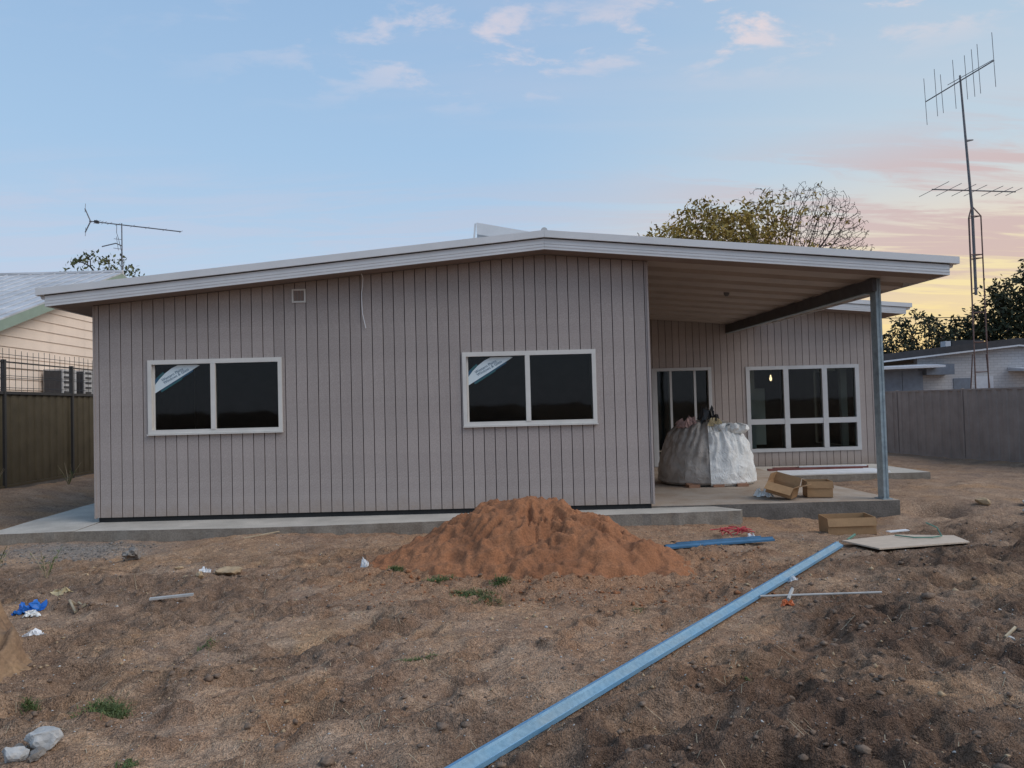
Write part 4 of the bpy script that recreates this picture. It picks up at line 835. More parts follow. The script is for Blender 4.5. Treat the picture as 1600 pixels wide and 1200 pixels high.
def tree(name, seed, base, trunk_h, attract, step, r0, leaf_mat, leaf_fn, n_per, spread, size, label, group, r_tip=0.008, infl=1.5, kill=None, sides=4, iters=120, lean=(0, 0)):
    rng = np.random.default_rng(seed); base = np.array(base, float); n = max(3, int(trunk_h / step))
    trunk = [base + np.array([lean[0] * t / n + 0.06 * math.sin(t * 0.7), lean[1] * t / n, trunk_h * t / n]) for t in range(n + 1)]
    P, par = grow(rng, attract(rng), trunk, step, infl, kill or step * 1.7, iters)
    cnt = np.zeros(len(P)); child = np.zeros(len(P), int)
    for i in range(len(P) - 1, 0, -1):
        if child[i] == 0: cnt[i] += 1
        cnt[par[i]] += cnt[i]; child[par[i]] += 1
    rad = np.maximum(r_tip, r0 * np.sqrt(np.maximum(cnt, 1) / cnt[0]))
    t = thing(name, tuple(base), label, 'tree', group)
    V, F = tubes_np(P, par, rad, sides); mesh_obj('trunk', V, F, ['bark'], t, smooth=True)
    tips = P[(rad <= r_tip * 2.2)]
    if leaf_fn is not None: tips = tips[leaf_fn(tips, rng)]
    if len(tips):
        V, F = leaves_np(rng, tips, n_per, spread, size); mesh_obj('crown', V, F, [leaf_mat], t)
    return t
def ell(c, r, n, zmin=-9, shell=0.0, fn=None):
    def f(rng):
        out = []
        while sum(map(len, out)) < n:
            q = rng.uniform(-1, 1, (n * 2, 3)); l = np.linalg.norm(q, axis=1); q = q[(l < 1) & (l > shell)]
            p = q * np.array(r) + np.array(c); p = p[p[:, 2] > zmin]
            if fn is not None: p = p[fn(p)]
            out.append(p)
        return np.concatenate(out)[:n]
    return f
def multi(*fs): return lambda rng: np.concatenate([f(rng) for f in fs])
tree('tree', 3, (11.7, 28, -0.1), 4.6, multi(ell((12.0, 28, 6.6), (3.3, 2.6, 3.3), 1700, 5.4, 0.45), ell((9.0, 28, 6.7), (3.1, 2.2, 2.1), 1000, 5.4, 0.3), ell((13.2, 28, 7.0), (2.0, 1.7, 2.8), 2300, 5.7, 0.2), ell((8.9, 28, 8.6), (0.7, 0.6, 0.75), 90)), 0.105, 0.17, 'leaf_o',
     lambda p, r: (r.uniform(0, 1, len(p)) < np.clip(1.5 - (p[:, 0] - 9.4) / 1.9 - np.clip(p[:, 2] - 8.75, 0, 1) * 1.5, 0.02, 1)), 4, 0.13, 0.095, 'spreading tree behind the patio roof, leafy on the left and bare on the right', None, 0.0085, 2.4, 0.135, iters=220, sides=3)
tree('tree', 11, (-15.7, 32, -0.1), 5.6, ell((-15.7, 32, 7.35), (1.8, 1.4, 1.35), 420), 0.17, 0.12, 'leaf_m', lambda p, r: r.uniform(0, 1, len(p)) < 0.7, 6, 0.13, 0.11, 'small sparse tree showing above the left neighbour ridge', None, 0.010, 1.6)
gp = 'trees beyond the white building'
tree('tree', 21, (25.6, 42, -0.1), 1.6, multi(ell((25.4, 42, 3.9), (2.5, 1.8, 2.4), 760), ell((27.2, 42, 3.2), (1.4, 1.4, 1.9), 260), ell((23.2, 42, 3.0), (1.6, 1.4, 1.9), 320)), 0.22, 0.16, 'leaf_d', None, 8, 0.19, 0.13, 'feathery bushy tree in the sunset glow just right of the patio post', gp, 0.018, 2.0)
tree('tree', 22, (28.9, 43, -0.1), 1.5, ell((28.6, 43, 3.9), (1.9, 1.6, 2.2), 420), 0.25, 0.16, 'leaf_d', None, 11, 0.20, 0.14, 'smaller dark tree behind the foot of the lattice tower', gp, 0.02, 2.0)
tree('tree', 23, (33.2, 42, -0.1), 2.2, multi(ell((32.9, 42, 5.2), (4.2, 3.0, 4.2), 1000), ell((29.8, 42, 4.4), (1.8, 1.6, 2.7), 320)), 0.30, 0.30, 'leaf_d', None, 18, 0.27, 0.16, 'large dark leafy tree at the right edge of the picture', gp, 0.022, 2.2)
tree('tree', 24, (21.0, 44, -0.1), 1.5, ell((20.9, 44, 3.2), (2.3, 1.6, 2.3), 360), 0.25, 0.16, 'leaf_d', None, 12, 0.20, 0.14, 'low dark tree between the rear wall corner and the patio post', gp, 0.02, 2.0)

# ------------------------------------------------------------------ sand pile and earth bank
def pile(name, x0, x1, y0, y1, st, hf, m, label, cat):
    xs = np.arange(x0, x1, st); ys_ = np.arange(y0, y1, st); X, Y = np.meshgrid(xs, ys_); H = hf(X, Y); Z = gz(X, Y) + H
    V = np.stack([X.ravel(), Y.ravel(), Z.ravel()], 1); F = grid_faces(len(xs), len(ys_)); ok = (H.ravel()[F] > 0.0).any(1); F = F[ok]
    used = np.unique(F); mp = -np.ones(len(V), int); mp[used] = np.arange(len(used))
    return tag(mesh_obj(name, V[used], mp[F], [m], smooth=True), label, cat)
def sandh(x, y):
    wx = 0.10 * fbm(x * 1.6, y * 1.6, 3, 61); wy = 0.10 * fbm(x * 1.6 + 9, y * 1.6, 3, 67)
    X, Y = x + wx, y + wy
    dx = np.where(X < 0.62, (0.30 - X), (X - 0.80)); dx = np.maximum(dx, 0)
    dx = np.where(X > 0.8, dx * 0.97, dx * 0.92)
    dy = np.maximum(np.where(Y < 8.0, 7.86 - Y, Y - 8.12), 0)
    d = np.sqrt(dx * dx + (dy * np.where(Y < 8, 1.02, 1.15)) ** 2)
    h = 0.66 - 0.50 * d - 0.10 * np.maximum(d - 0.75, 0) + 0.09 * np.maximum(d - 1.2, 0) * 2.2
    h = np.minimum(h, 0.60 + 0.03 * vn(x * 3, y * 3, 5) - 0.05 * np.abs(x - 0.65))
    ang = np.arctan2(y - 7.95, x - 0.65); g = np.abs(fbm(ang * 3.1 + 0.45 * vn(x * 3, y * 3, 71), d * 1.6, 4, 73, 0.62))
    rr_ = sst(d, 0.02, 0.25) * (1 - sst(d, 0.55, 0.95))
    h = h - 0.085 * rr_ * (0.75 - np.minimum(g * 1.6, 1)) - 0.035 * np.abs(fbm(x * 6, y * 6, 3, 77)) * sst(1.4 - d, 0, 0.7)
    ch = np.abs(fbm(x * 2.6, y * 3.4, 5, 81, 0.62)); up_ = 1 - 0.85 * sst(d, 0.50, 0.9); h = h + up_ * 0.072 * (0.4 - ch) * sst(h, 0.0, 0.15)
    tail = 0.095 * np.exp(-(((x - 1.62) / 0.50) ** 2 + ((y - 7.2) / 0.42) ** 2)) * (0.8 + 0.4 * fbm(x * 5, y * 5, 3, 83)) + 0.08 * np.exp(-(((x + 0.75) / 0.35) ** 2 + ((y - 7.55) / 0.35) ** 2))
    h = np.maximum(h, 0) + tail - 0.035 + 0.012 * fbm(x * 9, y * 9, 2, 87) * sst(h, -0.05, 0.1)
    return h
pile('sand_pile', -1.5, 2.9, 6.1, 9.42, 0.0165, sandh, 'sand', 'large pile of orange sand in front of the house wall', 'sand pile')
def bankh(x, y):
    d = np.sqrt(((x + 3.82) / 1.0) ** 2 + ((y - 4.45) / 1.25) ** 2) + 0.14 * fbm(x * 2.5, y * 2.5, 4, 91)
    return 0.46 * (1 - sst(d, 0.55, 1.0)) - 0.02 + 0.05 * fbm(x * 7, y * 7, 3, 93) * sst(1.1 - d, 0, 0.3)
pile('earth_bank', -4.9, -2.2, 2.9, 5.9, 0.022, bankh, 'bank', 'crumbly clay bank at the left edge of the picture', 'earth bank')

# ------------------------------------------------------------------ building materials in the yard
def purlin(name, A, B, m, label, w=0.10, h=0.058):
    A, B = Vector(A), Vector(B); d = (B - A).normalized(); U = d.cross(Vector((0, 0, 1))).normalized(); t = 0.004
    prof = [(-w / 2, h * 0.1), (-w / 2, h * 0.90), (-w * 0.12, h), (-w * 0.09, h * 1.10), (-w * 0.06, h * 1.10), (-w * 0.04, h * 0.86), (w / 2 - 0.008, h * 0.50), (w / 2, h * 0.52), (w / 2, h * 0.1), (w / 2 - t, h * 0.1), (w / 2 - t, h * 0.50 - t), (-w * 0.02, h * 0.82 - t), (-w * 0.12, h * 0.92), (-w / 2 + t, h * 0.90 - t), (-w / 2 + t, h * 0.1)]
    return tag(MB().extrude(prof, A, B, U, (0, 0, 1), seg={2: 1, 3: 1, 4: 1, 5: 2, 6: 1}).build(name, [m, 'blue_l', 'blue_g'] if m == 'blue' else [m, m, m]), label, 'steel purlin')
purlin('purlin', (-1.05, 2.10, 0.012), (3.83, 7.86, 0.022), 'blue', 'long light-blue steel purlin lying diagonally across the yard', 0.076, 0.055)
purlin('purlin', (2.05, 8.03, 0.012), (3.33, 8.34, 0.012), 'blue_d', 'short dark-blue steel purlin on the dirt, nearer of the pair', 0.065, 0.045)
purlin('purlin', (2.20, 8.14, 0.012), (3.22, 8.40, 0.012), 'blue_d', 'short dark-blue steel purlin on the dirt, farther of the pair', 0.06, 0.045)

# plywood offcut: clipped corner, slightly warped
pb = MB(); poly = [(3.94, 8.02), (4.09, 7.56), (5.20, 7.86), (5.24, 8.05), (5.27, 8.22), (4.72, 8.36)]
n = len(poly); zz = lambda x, y: 0.035 + 0.012 * math.sin(x * 2.1) + 0.02 * max(0, x - 4.9)
i = pb.pts([(x, y, zz(x, y)) for x, y in poly] + [(x, y, zz(x, y) + 0.014) for x, y in poly])
pb.face([i + n - 1 - k for k in range(n)]); pb.face([i + n + k for k in range(n)])
for k in range(n): j = (k + 1) % n; pb.face((i + k, i + j, i + n + j, i + n + k))
tag(pb.build('plywood_sheet', 'ply'), 'pale plywood offcut lying beside the end of the long purlin', 'plywood')

def carton(name, c, rz, L_, W_, H_, label, flaps=(), dz=0.0, tilt=0.0, inner=False, flare=0.0):
    a = thing(name, c, label, 'cardboard box', 'cardboard boxes round the patio slab')
    t = 0.006; cx, sx = math.cos(rz), math.sin(rz); U = Vector((cx, sx, 0)); V = Vector((-sx, cx, 0)); K = Vector((0, 0, 1))
    if tilt: Q = Matrix.Rotation(tilt, 3, V); U = Q @ U; K = Q @ K
    o = Vector(c) + Vector((0, 0, dz))
    def pan(nm, ctr, au, av, ak, m): MB().obox(o + ctr, au, av, ak, m=0).build(nm, m, a)
    pan('base', K * t, U * L_ / 2, V * W_ / 2, K * t, 'card_in')
    for s in (-1, 1):
        pan('side', V * (s * W_ / 2) + K * (H_ / 2 + 2 * t), U * L_ / 2, V * t / 2, K * H_ / 2 + V * (s * flare), 'card')
        pan('end', U * (s * (L_ / 2 - t)) + K * (H_ / 2 + 2 * t), U * t / 2, V * (W_ / 2 - t), K * H_ / 2, 'card')
    for side, ang, ln in flaps:       # flap: which edge, angle from vertical, length
        if side[0] == 'v':
            s = 1 if side[1] == '+' else -1; d = K * math.cos(ang) + V * (s * math.sin(ang)); e = V * (s * W_ / 2) + K * (H_ + 2 * t)
            MB().obox(o + e + d * ln / 2, U * L_ / 2, d.cross(U) * 0.002, d * ln / 2).build('flap', 'card', a)
        else:
            s = 1 if side[1] == '+' else -1; d = K * math.cos(ang) + U * (s * math.sin(ang)); e = U * (s * L_ / 2) + K * (H_ + 2 * t)
            MB().obox(o + e + d * ln / 2, V * W_ / 2, d.cross(V) * 0.002, d * ln / 2).build('flap', 'card', a)
    return a
carton('cardboard_box', (4.53, 9.08, gz1(4.53, 9.08) + 0.016), R(-9), 0.54, 0.36, 0.20, 'open cardboard tray on the dirt below the patio slab edge', [('v-', R(166), 0.10), ('u+', R(172), 0.08)], tilt=R(-2))
carton('cardboard_box', (4.98, 10.80, 0.166), R(-12), 0.34, 0.30, 0.22, 'upright cardboard carton with folded rim standing near the patio post', [('v-', R(172), 0.10), ('u+', R(172), 0.10), ('u-', R(170), 0.10), ('v+', R(160), 0.10)])
carton('cardboard_box', (4.42, 10.72, 0.215), R(-38), 0.36, 0.30, 0.15, 'toppled open cardboard carton with flaps sticking out on the slab edge', [('v-', R(128), 0.15), ('u+', R(62), 0.17), ('u-', R(-8), 0.12), ('v+', R(10), 0.12)], tilt=R(14), dz=0.0)
# wrapped load on a pallet under the patio roof
bg = thing('wrapped_load', (4.05, 12.95, 0.158), 'big plastic-wrapped load on a pallet under the patio roof', 'wrapped load')
for k in range(3): MB().box(3.56 + 0.40 * k, 3.74 + 0.40 * k, 12.285, 13.40, 0.160, 0.205).build('bearer', 'wood', bg)
MB().box(3.55, 4.55, 12.40, 13.40, 0.206, 0.222).build('pallet_deck', 'wood', bg)
def blob(name, m, cx, cy, z0, prof, a, b, th0, th1, nt, nz_, amp, seed, parent, off=0.0, pw=3.0, fr_=1.0):
    V = []; closed = abs(th1 - th0) > 2 * math.pi - 1e-3; rng = np.random.default_rng(seed); cols_ = nt if closed else nt + 1
    zs = np.linspace(0, 1, nz_ + 1)
    pz = np.interp(zs, [p[0] for p in prof], [p[1] for p in prof]); ph = np.interp(zs, [p[0] for p in prof], [p[2] for p in prof])
    T = np.linspace(th0, th1, nt + 1)[:cols_]
    TT, KK = np.meshgrid(T, np.arange(nz_ + 1)); rr_ = pz[KK]; hh = ph[KK]
    ct, st_ = np.cos(TT), np.sin(TT); k_ = (np.abs(ct) ** pw + np.abs(st_) ** pw) ** (-1 / pw)
    U = TT * 1.6 * fr_; fold = amp * (fbm(U * 2.2 + hh * 0.8, hh * 3.0 + U * 0.6, 4, seed, 0.6) + 1.1 * (0.5 - np.abs(fbm(U * 1.5 - hh * 1.3, hh * 2.2, 3, seed + 9))))
    if fr_ < 0:      # sack: pleats gathered towards the top, smooth bulge below
        q = np.clip(hh / 1.05, 0, 1.1); fold = 0.105 * q ** 1.7 * (0.42 - np.abs(fbm(TT * 4.2 + 0.35 * np.sin(hh * 5), hh * 1.1 + TT * 0.3, 4, seed, 0.6))) + 0.018 * fbm(TT * 2.5, hh * 3.5, 3, seed + 4) + 0.010 * (0.4 - np.abs(fbm(TT * 3 + hh * 4, hh * 7 - TT, 3, seed + 6)))
    sc = rr_ * k_; X = cx + ct * (a * sc + fold * np.minimum(1, rr_ * 3) + off); Y = cy + st_ * (b * sc + fold * np.minimum(1, rr_ * 3) + off); Z = z0 + hh + 0.25 * fold
    V = np.stack([X.ravel(), Y.ravel(), Z.ravel()], 1); F = []
    for r0_ in range(nz_):
        for c_ in range(cols_ if closed else cols_ - 1): d_ = (c_ + 1) % cols_; F.append((r0_ * cols_ + c_, r0_ * cols_ + d_, (r0_ + 1) * cols_ + d_, (r0_ + 1) * cols_ + c_))
    return mesh_obj(name, V, F, [m], parent, smooth=True)
prof = [(0, 0.93, 0.0), (0.1, 1.0, 0.04), (0.28, 1.0, 0.20), (0.45, 0.955, 0.42), (0.62, 0.865, 0.66), (0.78, 0.73, 0.87), (0.90, 0.56, 1.00), (0.96, 0.34, 1.05), (1.0, 0.02, 1.05)]
blob('inner_wrap', 'plastic_g', 4.05, 12.95, 0.185, prof, 0.80, 0.64, R(-99), R(-99) + 2 * math.pi, 150, 60, 0.038, 5, bg, 0.0, 2.15, -1)
blob('outer_film', 'plastic_w', 4.05, 12.95, 0.170, [(p[0], p[1], p[2]) for p in prof[:-2]] + [(1.0, 0.50, 1.02)], 0.80, 0.64, R(-99), R(80), 110, 60, 0.038, 5, bg, 0.024, 2.15, -1)
blob('gathered_film', 'plastic_w', 4.50, 12.62, 1.02, [(0, 0.6, 0), (0.3, 1, 0.06), (0.7, 0.85, 0.13), (1, 0.1, 0.17)], 0.17, 0.12, 0, 2 * math.pi, 30, 14, 0.05, 15, bg)
blob('gathered_film', 'plastic_w', 4.30, 12.55, 1.06, [(0, 0.6, 0), (0.3, 1, 0.05), (0.7, 0.85, 0.10), (1, 0.1, 0.13)], 0.20, 0.09, 0, 2 * math.pi, 30, 14, 0.05, 17, bg)
def crumple(name, m, c, w, l, h, seed, label, cat, n=13, flat=False):
    u = np.linspace(-1, 1, n); U, V_ = np.meshgrid(u, u); rng = np.random.default_rng(seed)
    rad = 0.75 + 0.35 * vn(np.arctan2(V_, U) * 1.3 + seed, U * 0, seed); a = rng.uniform(0, 6.28) if not flat else 0.0
    X = U * w * rad + 0.16 * w * rng.normal(0, 1, U.shape) * 0.6; Y = V_ * l * rad + 0.16 * l * rng.normal(0, 1, U.shape) * 0.6
    Z = h * np.clip(0.55 + 0.9 * fbm(U * 1.7 + seed, V_ * 1.7, 3, seed, 0.7), 0.02, 1.4) * (1 - 0.7 * np.maximum(np.abs(U), np.abs(V_)) ** 3) + 0.12 * h * rng.normal(0, 1, U.shape)
    Xw = c[0] + X; Yw = c[1] + Y; base = c[2] if len(c) > 2 else gz(Xw, Yw)
    V = np.stack([Xw.ravel(), Yw.ravel(), (base + np.maximum(Z, 0.004)).ravel()], 1)
    return tag(mesh_obj(name, V, grid_faces(n, n), [m]), label, cat)
def heap(name, m, c, a, b, h, seed, label, cat, amp=None, pw=2.0, n=26, nz_=12, group=None):
    o = blob(name, m, c[0], c[1], c[2], [(0, 0.92, 0), (0.15, 1.0, h * 0.15), (0.5, 0.92, h * 0.55), (0.8, 0.6, h * 0.9), (1, 0.02, h)], a, b, 0, 2 * math.pi, n, nz_, amp if amp is not None else min(a, b) * 0.22, seed, None, 0, pw, 2.0)
    return tag(o, label, cat, group)
crumple('sack', 'pink', (3.74, 12.72, 1.12), 0.22, 0.15, 0.17, 31, 'dusty pink sack lying on top of the wrapped load', 'sack')
crumple('crumpled_bag', 'black', (4.08, 12.75, 1.18), 0.17, 0.11, 0.24, 33, 'crumpled black plastic bag on top of the wrapped load', 'plastic bag')
crumple('crumpled_bag', 'yellow', (4.12, 12.58, 1.15), 0.17, 0.09, 0.12, 37, 'torn cream packaging beside the black bag on the wrapped load', 'packaging')
crumple('plastic_scrap', 'plastic_w', (4.24, 10.95, 0.160), 0.13, 0.11, 0.11, 39, 'small clear plastic scrap left of the toppled carton', 'plastic scrap')
# stack of white sheets and red lengths on the rear slab
tag(MB().hexa([(5.80, 14.26, 0.122), (8.02, 14.33, 0.122), (8.02, 14.98, 0.122), (6.1, 14.92, 0.122), (5.80, 14.26, 0.150), (8.02, 14.33, 0.150), (8.02, 14.98, 0.150), (6.1, 14.92, 0.150)]).build('lining_sheet', 'white'), 'white lining sheet lying flat on the rear slab below the big window', 'sheet')
for k, (ya, m_, lb_) in enumerate(((15.25, 'redt', 'dark red timber length on the rear slab, nearest the white sheet'), (15.45, 'redt', 'dark red timber length on the rear slab, against the wall'), (15.35, 'white', 'white trim length lying across the red timber on the rear slab'))):
    tag(MB().obox((7.0 + 0.2 * k, ya, 0.141 + (0.034 if k == 2 else 0)), (0.98 - 0.3 * (k == 2), 0.03 * (1 - k), 0.0), (0, 0.035, 0), (0, 0, 0.022 if k < 2 else 0.01)).build('timber_length', m_), lb_, 'timber')

# small debris on the dirt
def lump(rng_seed, c, r, m, name, label, cat, squash=0.6, sub=2, group=None, rough=0.28):
    rng = np.random.default_rng(rng_seed); import bmesh
    bm_ = bmesh.new(); bmesh.ops.create_icosphere(bm_, subdivisions=sub, radius=1)
    V = np.array([v.co[:] for v in bm_.verts]); F = [[v.index for v in f.verts] for f in bm_.faces]; bm_.free()
    for _ in range(9):
        nrm = rng.normal(0, 1, 3); nrm /= np.linalg.norm(nrm); dd = V @ nrm; lim = rng.uniform(0.55, 0.85); V = V - np.maximum(dd - lim, 0)[:, None] * nrm
    V = V * (1 + rough * (0.5 * vn(V[:, 0] * 2.2 + rng_seed, V[:, 1] * 2.2 + V[:, 2] * 1.7, rng_seed) + 0.45 * vn(V[:, 0] * 5.5 + V[:, 2] * 4, V[:, 1] * 5.5 - V[:, 2] * 3, rng_seed + 3)))[:, None]
    a = rng.uniform(0, 6.28); ca_, sa_ = math.cos(a), math.sin(a); V = V * np.array([1.0, 0.75, squash]); V = np.stack([V[:, 0] * ca_ - V[:, 1] * sa_, V[:, 0] * sa_ + V[:, 1] * ca_, V[:, 2]], 1) * r
    V[:, 2] -= V[:, 2].min() * 0.75; V += np.array([c[0], c[1], (c[2] if len(c) > 2 else gz1(c[0], c[1]))])
    return tag(mesh_obj(name, V, F, [m]), label, cat, group)
lump(1, (-2.07, 3.60), 0.092, 'rock_w', 'concrete_lump', 'largest pale concrete lump in the bottom left corner', 'rubble', 0.62, 3)
lump(2, (-2.14, 3.475), 0.066, 'rock_w', 'concrete_lump', 'white concrete lump cut by the bottom left corner', 'rubble', 0.75, 3)
lump(3, (-2.035, 3.475), 0.046, 'rock_g', 'concrete_lump', 'small grey lump beside the white lump, bottom left', 'rubble', 0.6, 3)
lump(4, (-2.17, 3.58), 0.045, 'rock_g', 'concrete_lump', 'grey lump half behind the largest pale lump, bottom left', 'rubble', 0.6, 3)
lump(5, (-3.77, 8.26), 0.14, 'rock_g', 'concrete_lump', 'jagged dark grey rubble lump before the path on the left', 'rubble', 0.5, 3, rough=0.7)
lump(6, (-2.45, 7.45), 0.145, 'rock_t', 'stone', 'flat tan stone on the dirt below the left window', 'stone', 0.3, 3)
lump(7, (-2.62, 7.16), 0.055, 'rock_t', 'stone', 'round tan stone just in front of the flat one', 'stone', 0.8, 3)
lump(8, (-2.80, 7.28), 0.045, 'rock_t', 'stone', 'small brown stone left of the round tan stone', 'stone', 0.7)
lump(9, (-3.87, 7.45), 0.05, 'rock_t', 'stone', 'lone small pinkish stone left of the jagged lump', 'stone', 0.4)
lump(10, (-3.05, 7.75), 0.05, 'rock_t', 'stone', 'low brown stone between jagged lump and flat tan stone', 'stone', 0.4)
crumple('crumpled_paper', 'white', (-2.72, 7.60), 0.06, 0.04, 0.06, 41, 'crumpled white and black scrap beside the flat tan stone', 'litter')
crumple('plastic_bag', 'bluebag', (-3.72, 6.24), 0.12, 0.085, 0.075, 43, 'bright blue plastic bag on the dirt at far left', 'plastic bag')
crumple('plastic_scrap', 'plastic_w', (-3.62, 6.13), 0.07, 0.05, 0.035, 44, 'white plastic scrap tucked under the blue bag', 'litter')
crumple('cloth_scrap', 'yellow', (-3.72, 6.75), 0.13, 0.06, 0.035, 45, 'dirty yellow cloth scrap behind the blue bag', 'litter')
tag(MB().tube([(-3.42, 6.42, gz1(-3.42, 6.42) + 0.022), (-3.40, 6.30, gz1(-3.4, 6.3) + 0.022), (-3.28, 6.16, gz1(-3.28, 6.16) + 0.022), (-3.22, 6.20, gz1(-3.22, 6.2) + 0.022), (-3.30, 6.36, gz1(-3.3, 6.36) + 0.022), (-3.40, 6.44, gz1(-3.4, 6.44) + 0.022)], 0.012, 5).build('strap', 'straw'), 'looped beige strap right of the blue bag', 'strap')
crumple('plastic_scrap', 'white', (-3.24, 5.50), 0.13, 0.07, 0.04, 47, 'flat white plastic scrap beside the clay bank', 'litter')
tag(MB().obox((-2.55, 6.31, gz1(-2.55, 6.31) + 0.018), (0.17, 0.035, 0.006), (0.004, -0.02, 0), (0, 0, 0.008)).build('metal_offcut', 'pipe'), 'thin grey metal offcut lying on the left dirt', 'offcut')
crumple('paper_scrap', 'white', (-1.10, 7.50), 0.045, 0.04, 0.085, 49, 'white paper scrap at the left foot of the sand pile', 'litter')
crumple('paper_scrap', 'white', (2.74, 6.46), 0.055, 0.045, 0.045, 50, 'white scrap just right of the long purlin', 'litter')
tag(MB().tube([(2.24, 5.91, 0.045), (2.6, 5.925, 0.043), (3.22, 5.95, 0.04)], 0.009, 7).build('conduit', 'pipe'), 'straight grey conduit lying right of the long purlin', 'pipe')
tag(MB().tube([(2.44, 5.86, gz1(2.44, 5.86) + 0.02), (2.56, 6.06, gz1(2.56, 6.06) + 0.075)], 0.014, 6).build('conduit', 'pipe'), 'short grey pipe stub crossing the straight conduit', 'pipe')
crumple('orange_litter', 'orange', (2.36, 5.70), 0.045, 0.028, 0.035, 51, 'small orange plastic scrap below the grey conduit', 'litter')
rm = MB(); rng = random.Random(5)
for k in range(26):
    a = rng.uniform(0, 3.14); c = Vector((3.02 + rng.uniform(-0.17, 0.17), 8.80 + rng.uniform(-0.10, 0.10), gz1(3.02, 8.8) + rng.uniform(0.015, 0.06))); d = Vector((math.cos(a), math.sin(a), rng.uniform(-0.2, 0.2))) * rng.uniform(0.05, 0.13); rm.tube([c - d, c + Vector((0, 0, 0.02)), c + d], 0.006, 4)
tag(rm.build('red_netting', 'red'), 'tangle of red netting behind the short dark-blue purlins', 'netting')
crumple('paper_scrap', 'white', (3.20, 8.62), 0.05, 0.03, 0.06, 52, 'white scrap beside the red netting', 'litter')
tag(MB().tube([(4.62, 8.22, 0.062), (4.74, 8.06, 0.062), (4.92, 8.04, 0.062), (5.06, 8.10, 0.065), (5.10, 8.24, 0.13), (5.04, 8.34, 0.17)], 0.008, 5).build('strap', 'gstrap'), 'thin green strap curling over the plywood offcut', 'strap')
tag(MB().tube([(4.10, 8.22, gz1(4.1, 8.22) + 0.03), (4.30, 8.45, gz1(4.3, 8.45) + 0.05)], 0.014, 5).build('peg', 'gstrap'), 'short green peg behind the plywood offcut', 'peg')
tag(MB().obox((5.05, 8.92, gz1(5.05, 8.92) + 0.02), (0.13, 0.02, 0.004), (-0.006, 0.035, 0), (0, 0, 0.006)).build('timber_offcut', 'white'), 'thin white strip lying right of the cardboard tray', 'offcut')
tag(MB().tube([(-2.75, 8.96, gz1(-2.75, 8.96) + 0.015), (-2.42, 9.33, gz1(-2.42, 9.33) + 0.03)], 0.008, 5).build('stake', 'straw'), 'thin pale stick leaning on the path edge below the left window', 'stick')
for sd_, c, r_, m_, lb_ in ((61, (7.55, 10.15), 0.10, 'rock_w', 'pale rubble lump in the hollow right of the slab'), (62, (7.9, 10.6), 0.15, 'rock_w', 'larger pale rubble lump beyond the hollow, at the right'), (63, (7.35, 10.75), 0.12, 'rock_t', 'tan rubble lump beside the pale one in the right hollow'), (64, (6.6, 8.5), 0.07, 'rock_t', 'tan clod right of the plywood tip'), (65, (3.50, 4.93), 0.035, 'rock_w', 'small white stone near the right edge of the dirt')):
    lump(sd_, c, r_, m_, 'rubble_lump', lb_, 'rubble', 0.5, 2)
tag(MB().tube([(3.46, 4.92, gz1(3.46, 4.92) + 0.01), (3.60, 5.02, gz1(3.6, 5.02) + 0.05)], 0.01, 5).build('stick', 'straw'), 'short pale stick by the small white stone', 'stick')

# grass tufts
def tuft(seed, c, r, n, h, label, m='grass'):
    rng = random.Random(seed); b = MB(); n = int(n * 2.2); subs = [(rng.gauss(0, 0.36), rng.gauss(0, 0.3)) for _ in range(7)]
    for k in range(n):
        sc = subs[rng.randrange(7)]; x, y = c[0] + r * (sc[0] + rng.gauss(0, 0.28)), c[1] + r * (sc[1] + rng.gauss(0, 0.28)); z = -0.004
        hh = h * rng.uniform(0.15, 0.8) * rng.uniform(0.5, 1.2); la = rng.uniform(0, 6.283); ln = hh * rng.uniform(0.5, 2.2); w_ = 0.0024 * rng.uniform(0.7, 1.5); d = Vector((math.cos(la), math.sin(la), 0)); s_ = Vector((-d.y, d.x, 0)) * w_
        p0 = Vector((x, y, z)); p1 = p0 + d * ln * 0.4 + Vector((0, 0, hh * 0.75)); p2 = p0 + d * ln + Vector((0, 0, hh * 0.8))
        i = b.pts([p0 - s_, p0 + s_, p1 + s_ * 0.8, p1 - s_ * 0.8, p2]); b.face((i, i + 1, i + 2, i + 3)); b.face((i + 3, i + 2, i + 4))
    P = np.array(b.v); root = np.repeat(P[::5, :2], 5, 0); P[:, 2] += gz(root[:, 0], root[:, 1]); b.v = [tuple(q) for q in P]
    return tag(b.build('grass_tuft', m), label, 'grass', 'grass tufts on the dirt')
for a in ((71, (-0.04, 6.25), 0.17, 420, 0.05, 'largest grass patch at the front foot of the sand pile'), (72, (-0.30, 6.75), 0.13, 260, 0.05, 'grass patch left of the largest one by the sand pile'), (73, (0.24, 6.48), 0.11, 220, 0.05, 'grass patch right of the largest one by the sand pile'), (74, (-0.75, 7.14), 0.09, 180, 0.05, 'grass tuft at the left foot of the sand pile'), (75, (0.13, 6.0), 0.11, 160, 0.035, 'nearest low grass patch before the sand pile'), (76, (1.23, 5.72), 0.08, 90, 0.03, 'faint grass tuft between sand pile and purlin'),
          (77, (-0.37, 4.58), 0.10, 160, 0.035, 'low grass tuft in the middle foreground'), (78, (-2.00, 4.05), 0.13, 420, 0.075, 'bushy grass tuft in the left foreground'), (79, (1.52, 4.14), 0.08, 160, 0.04, 'grass tuft in the dark soil right of the purlin'), (80, (-1.82, 5.08), 0.06, 80, 0.04, 'tiny dry grass tuft on the left dirt'), (81, (-2.52, 4.28), 0.05, 110, 0.06, 'grass tuft at the foot of the clay bank'), (82, (-1.60, 3.46), 0.05, 110, 0.04, 'grass tuft at the bottom edge near the concrete lumps')): tuft(*a)
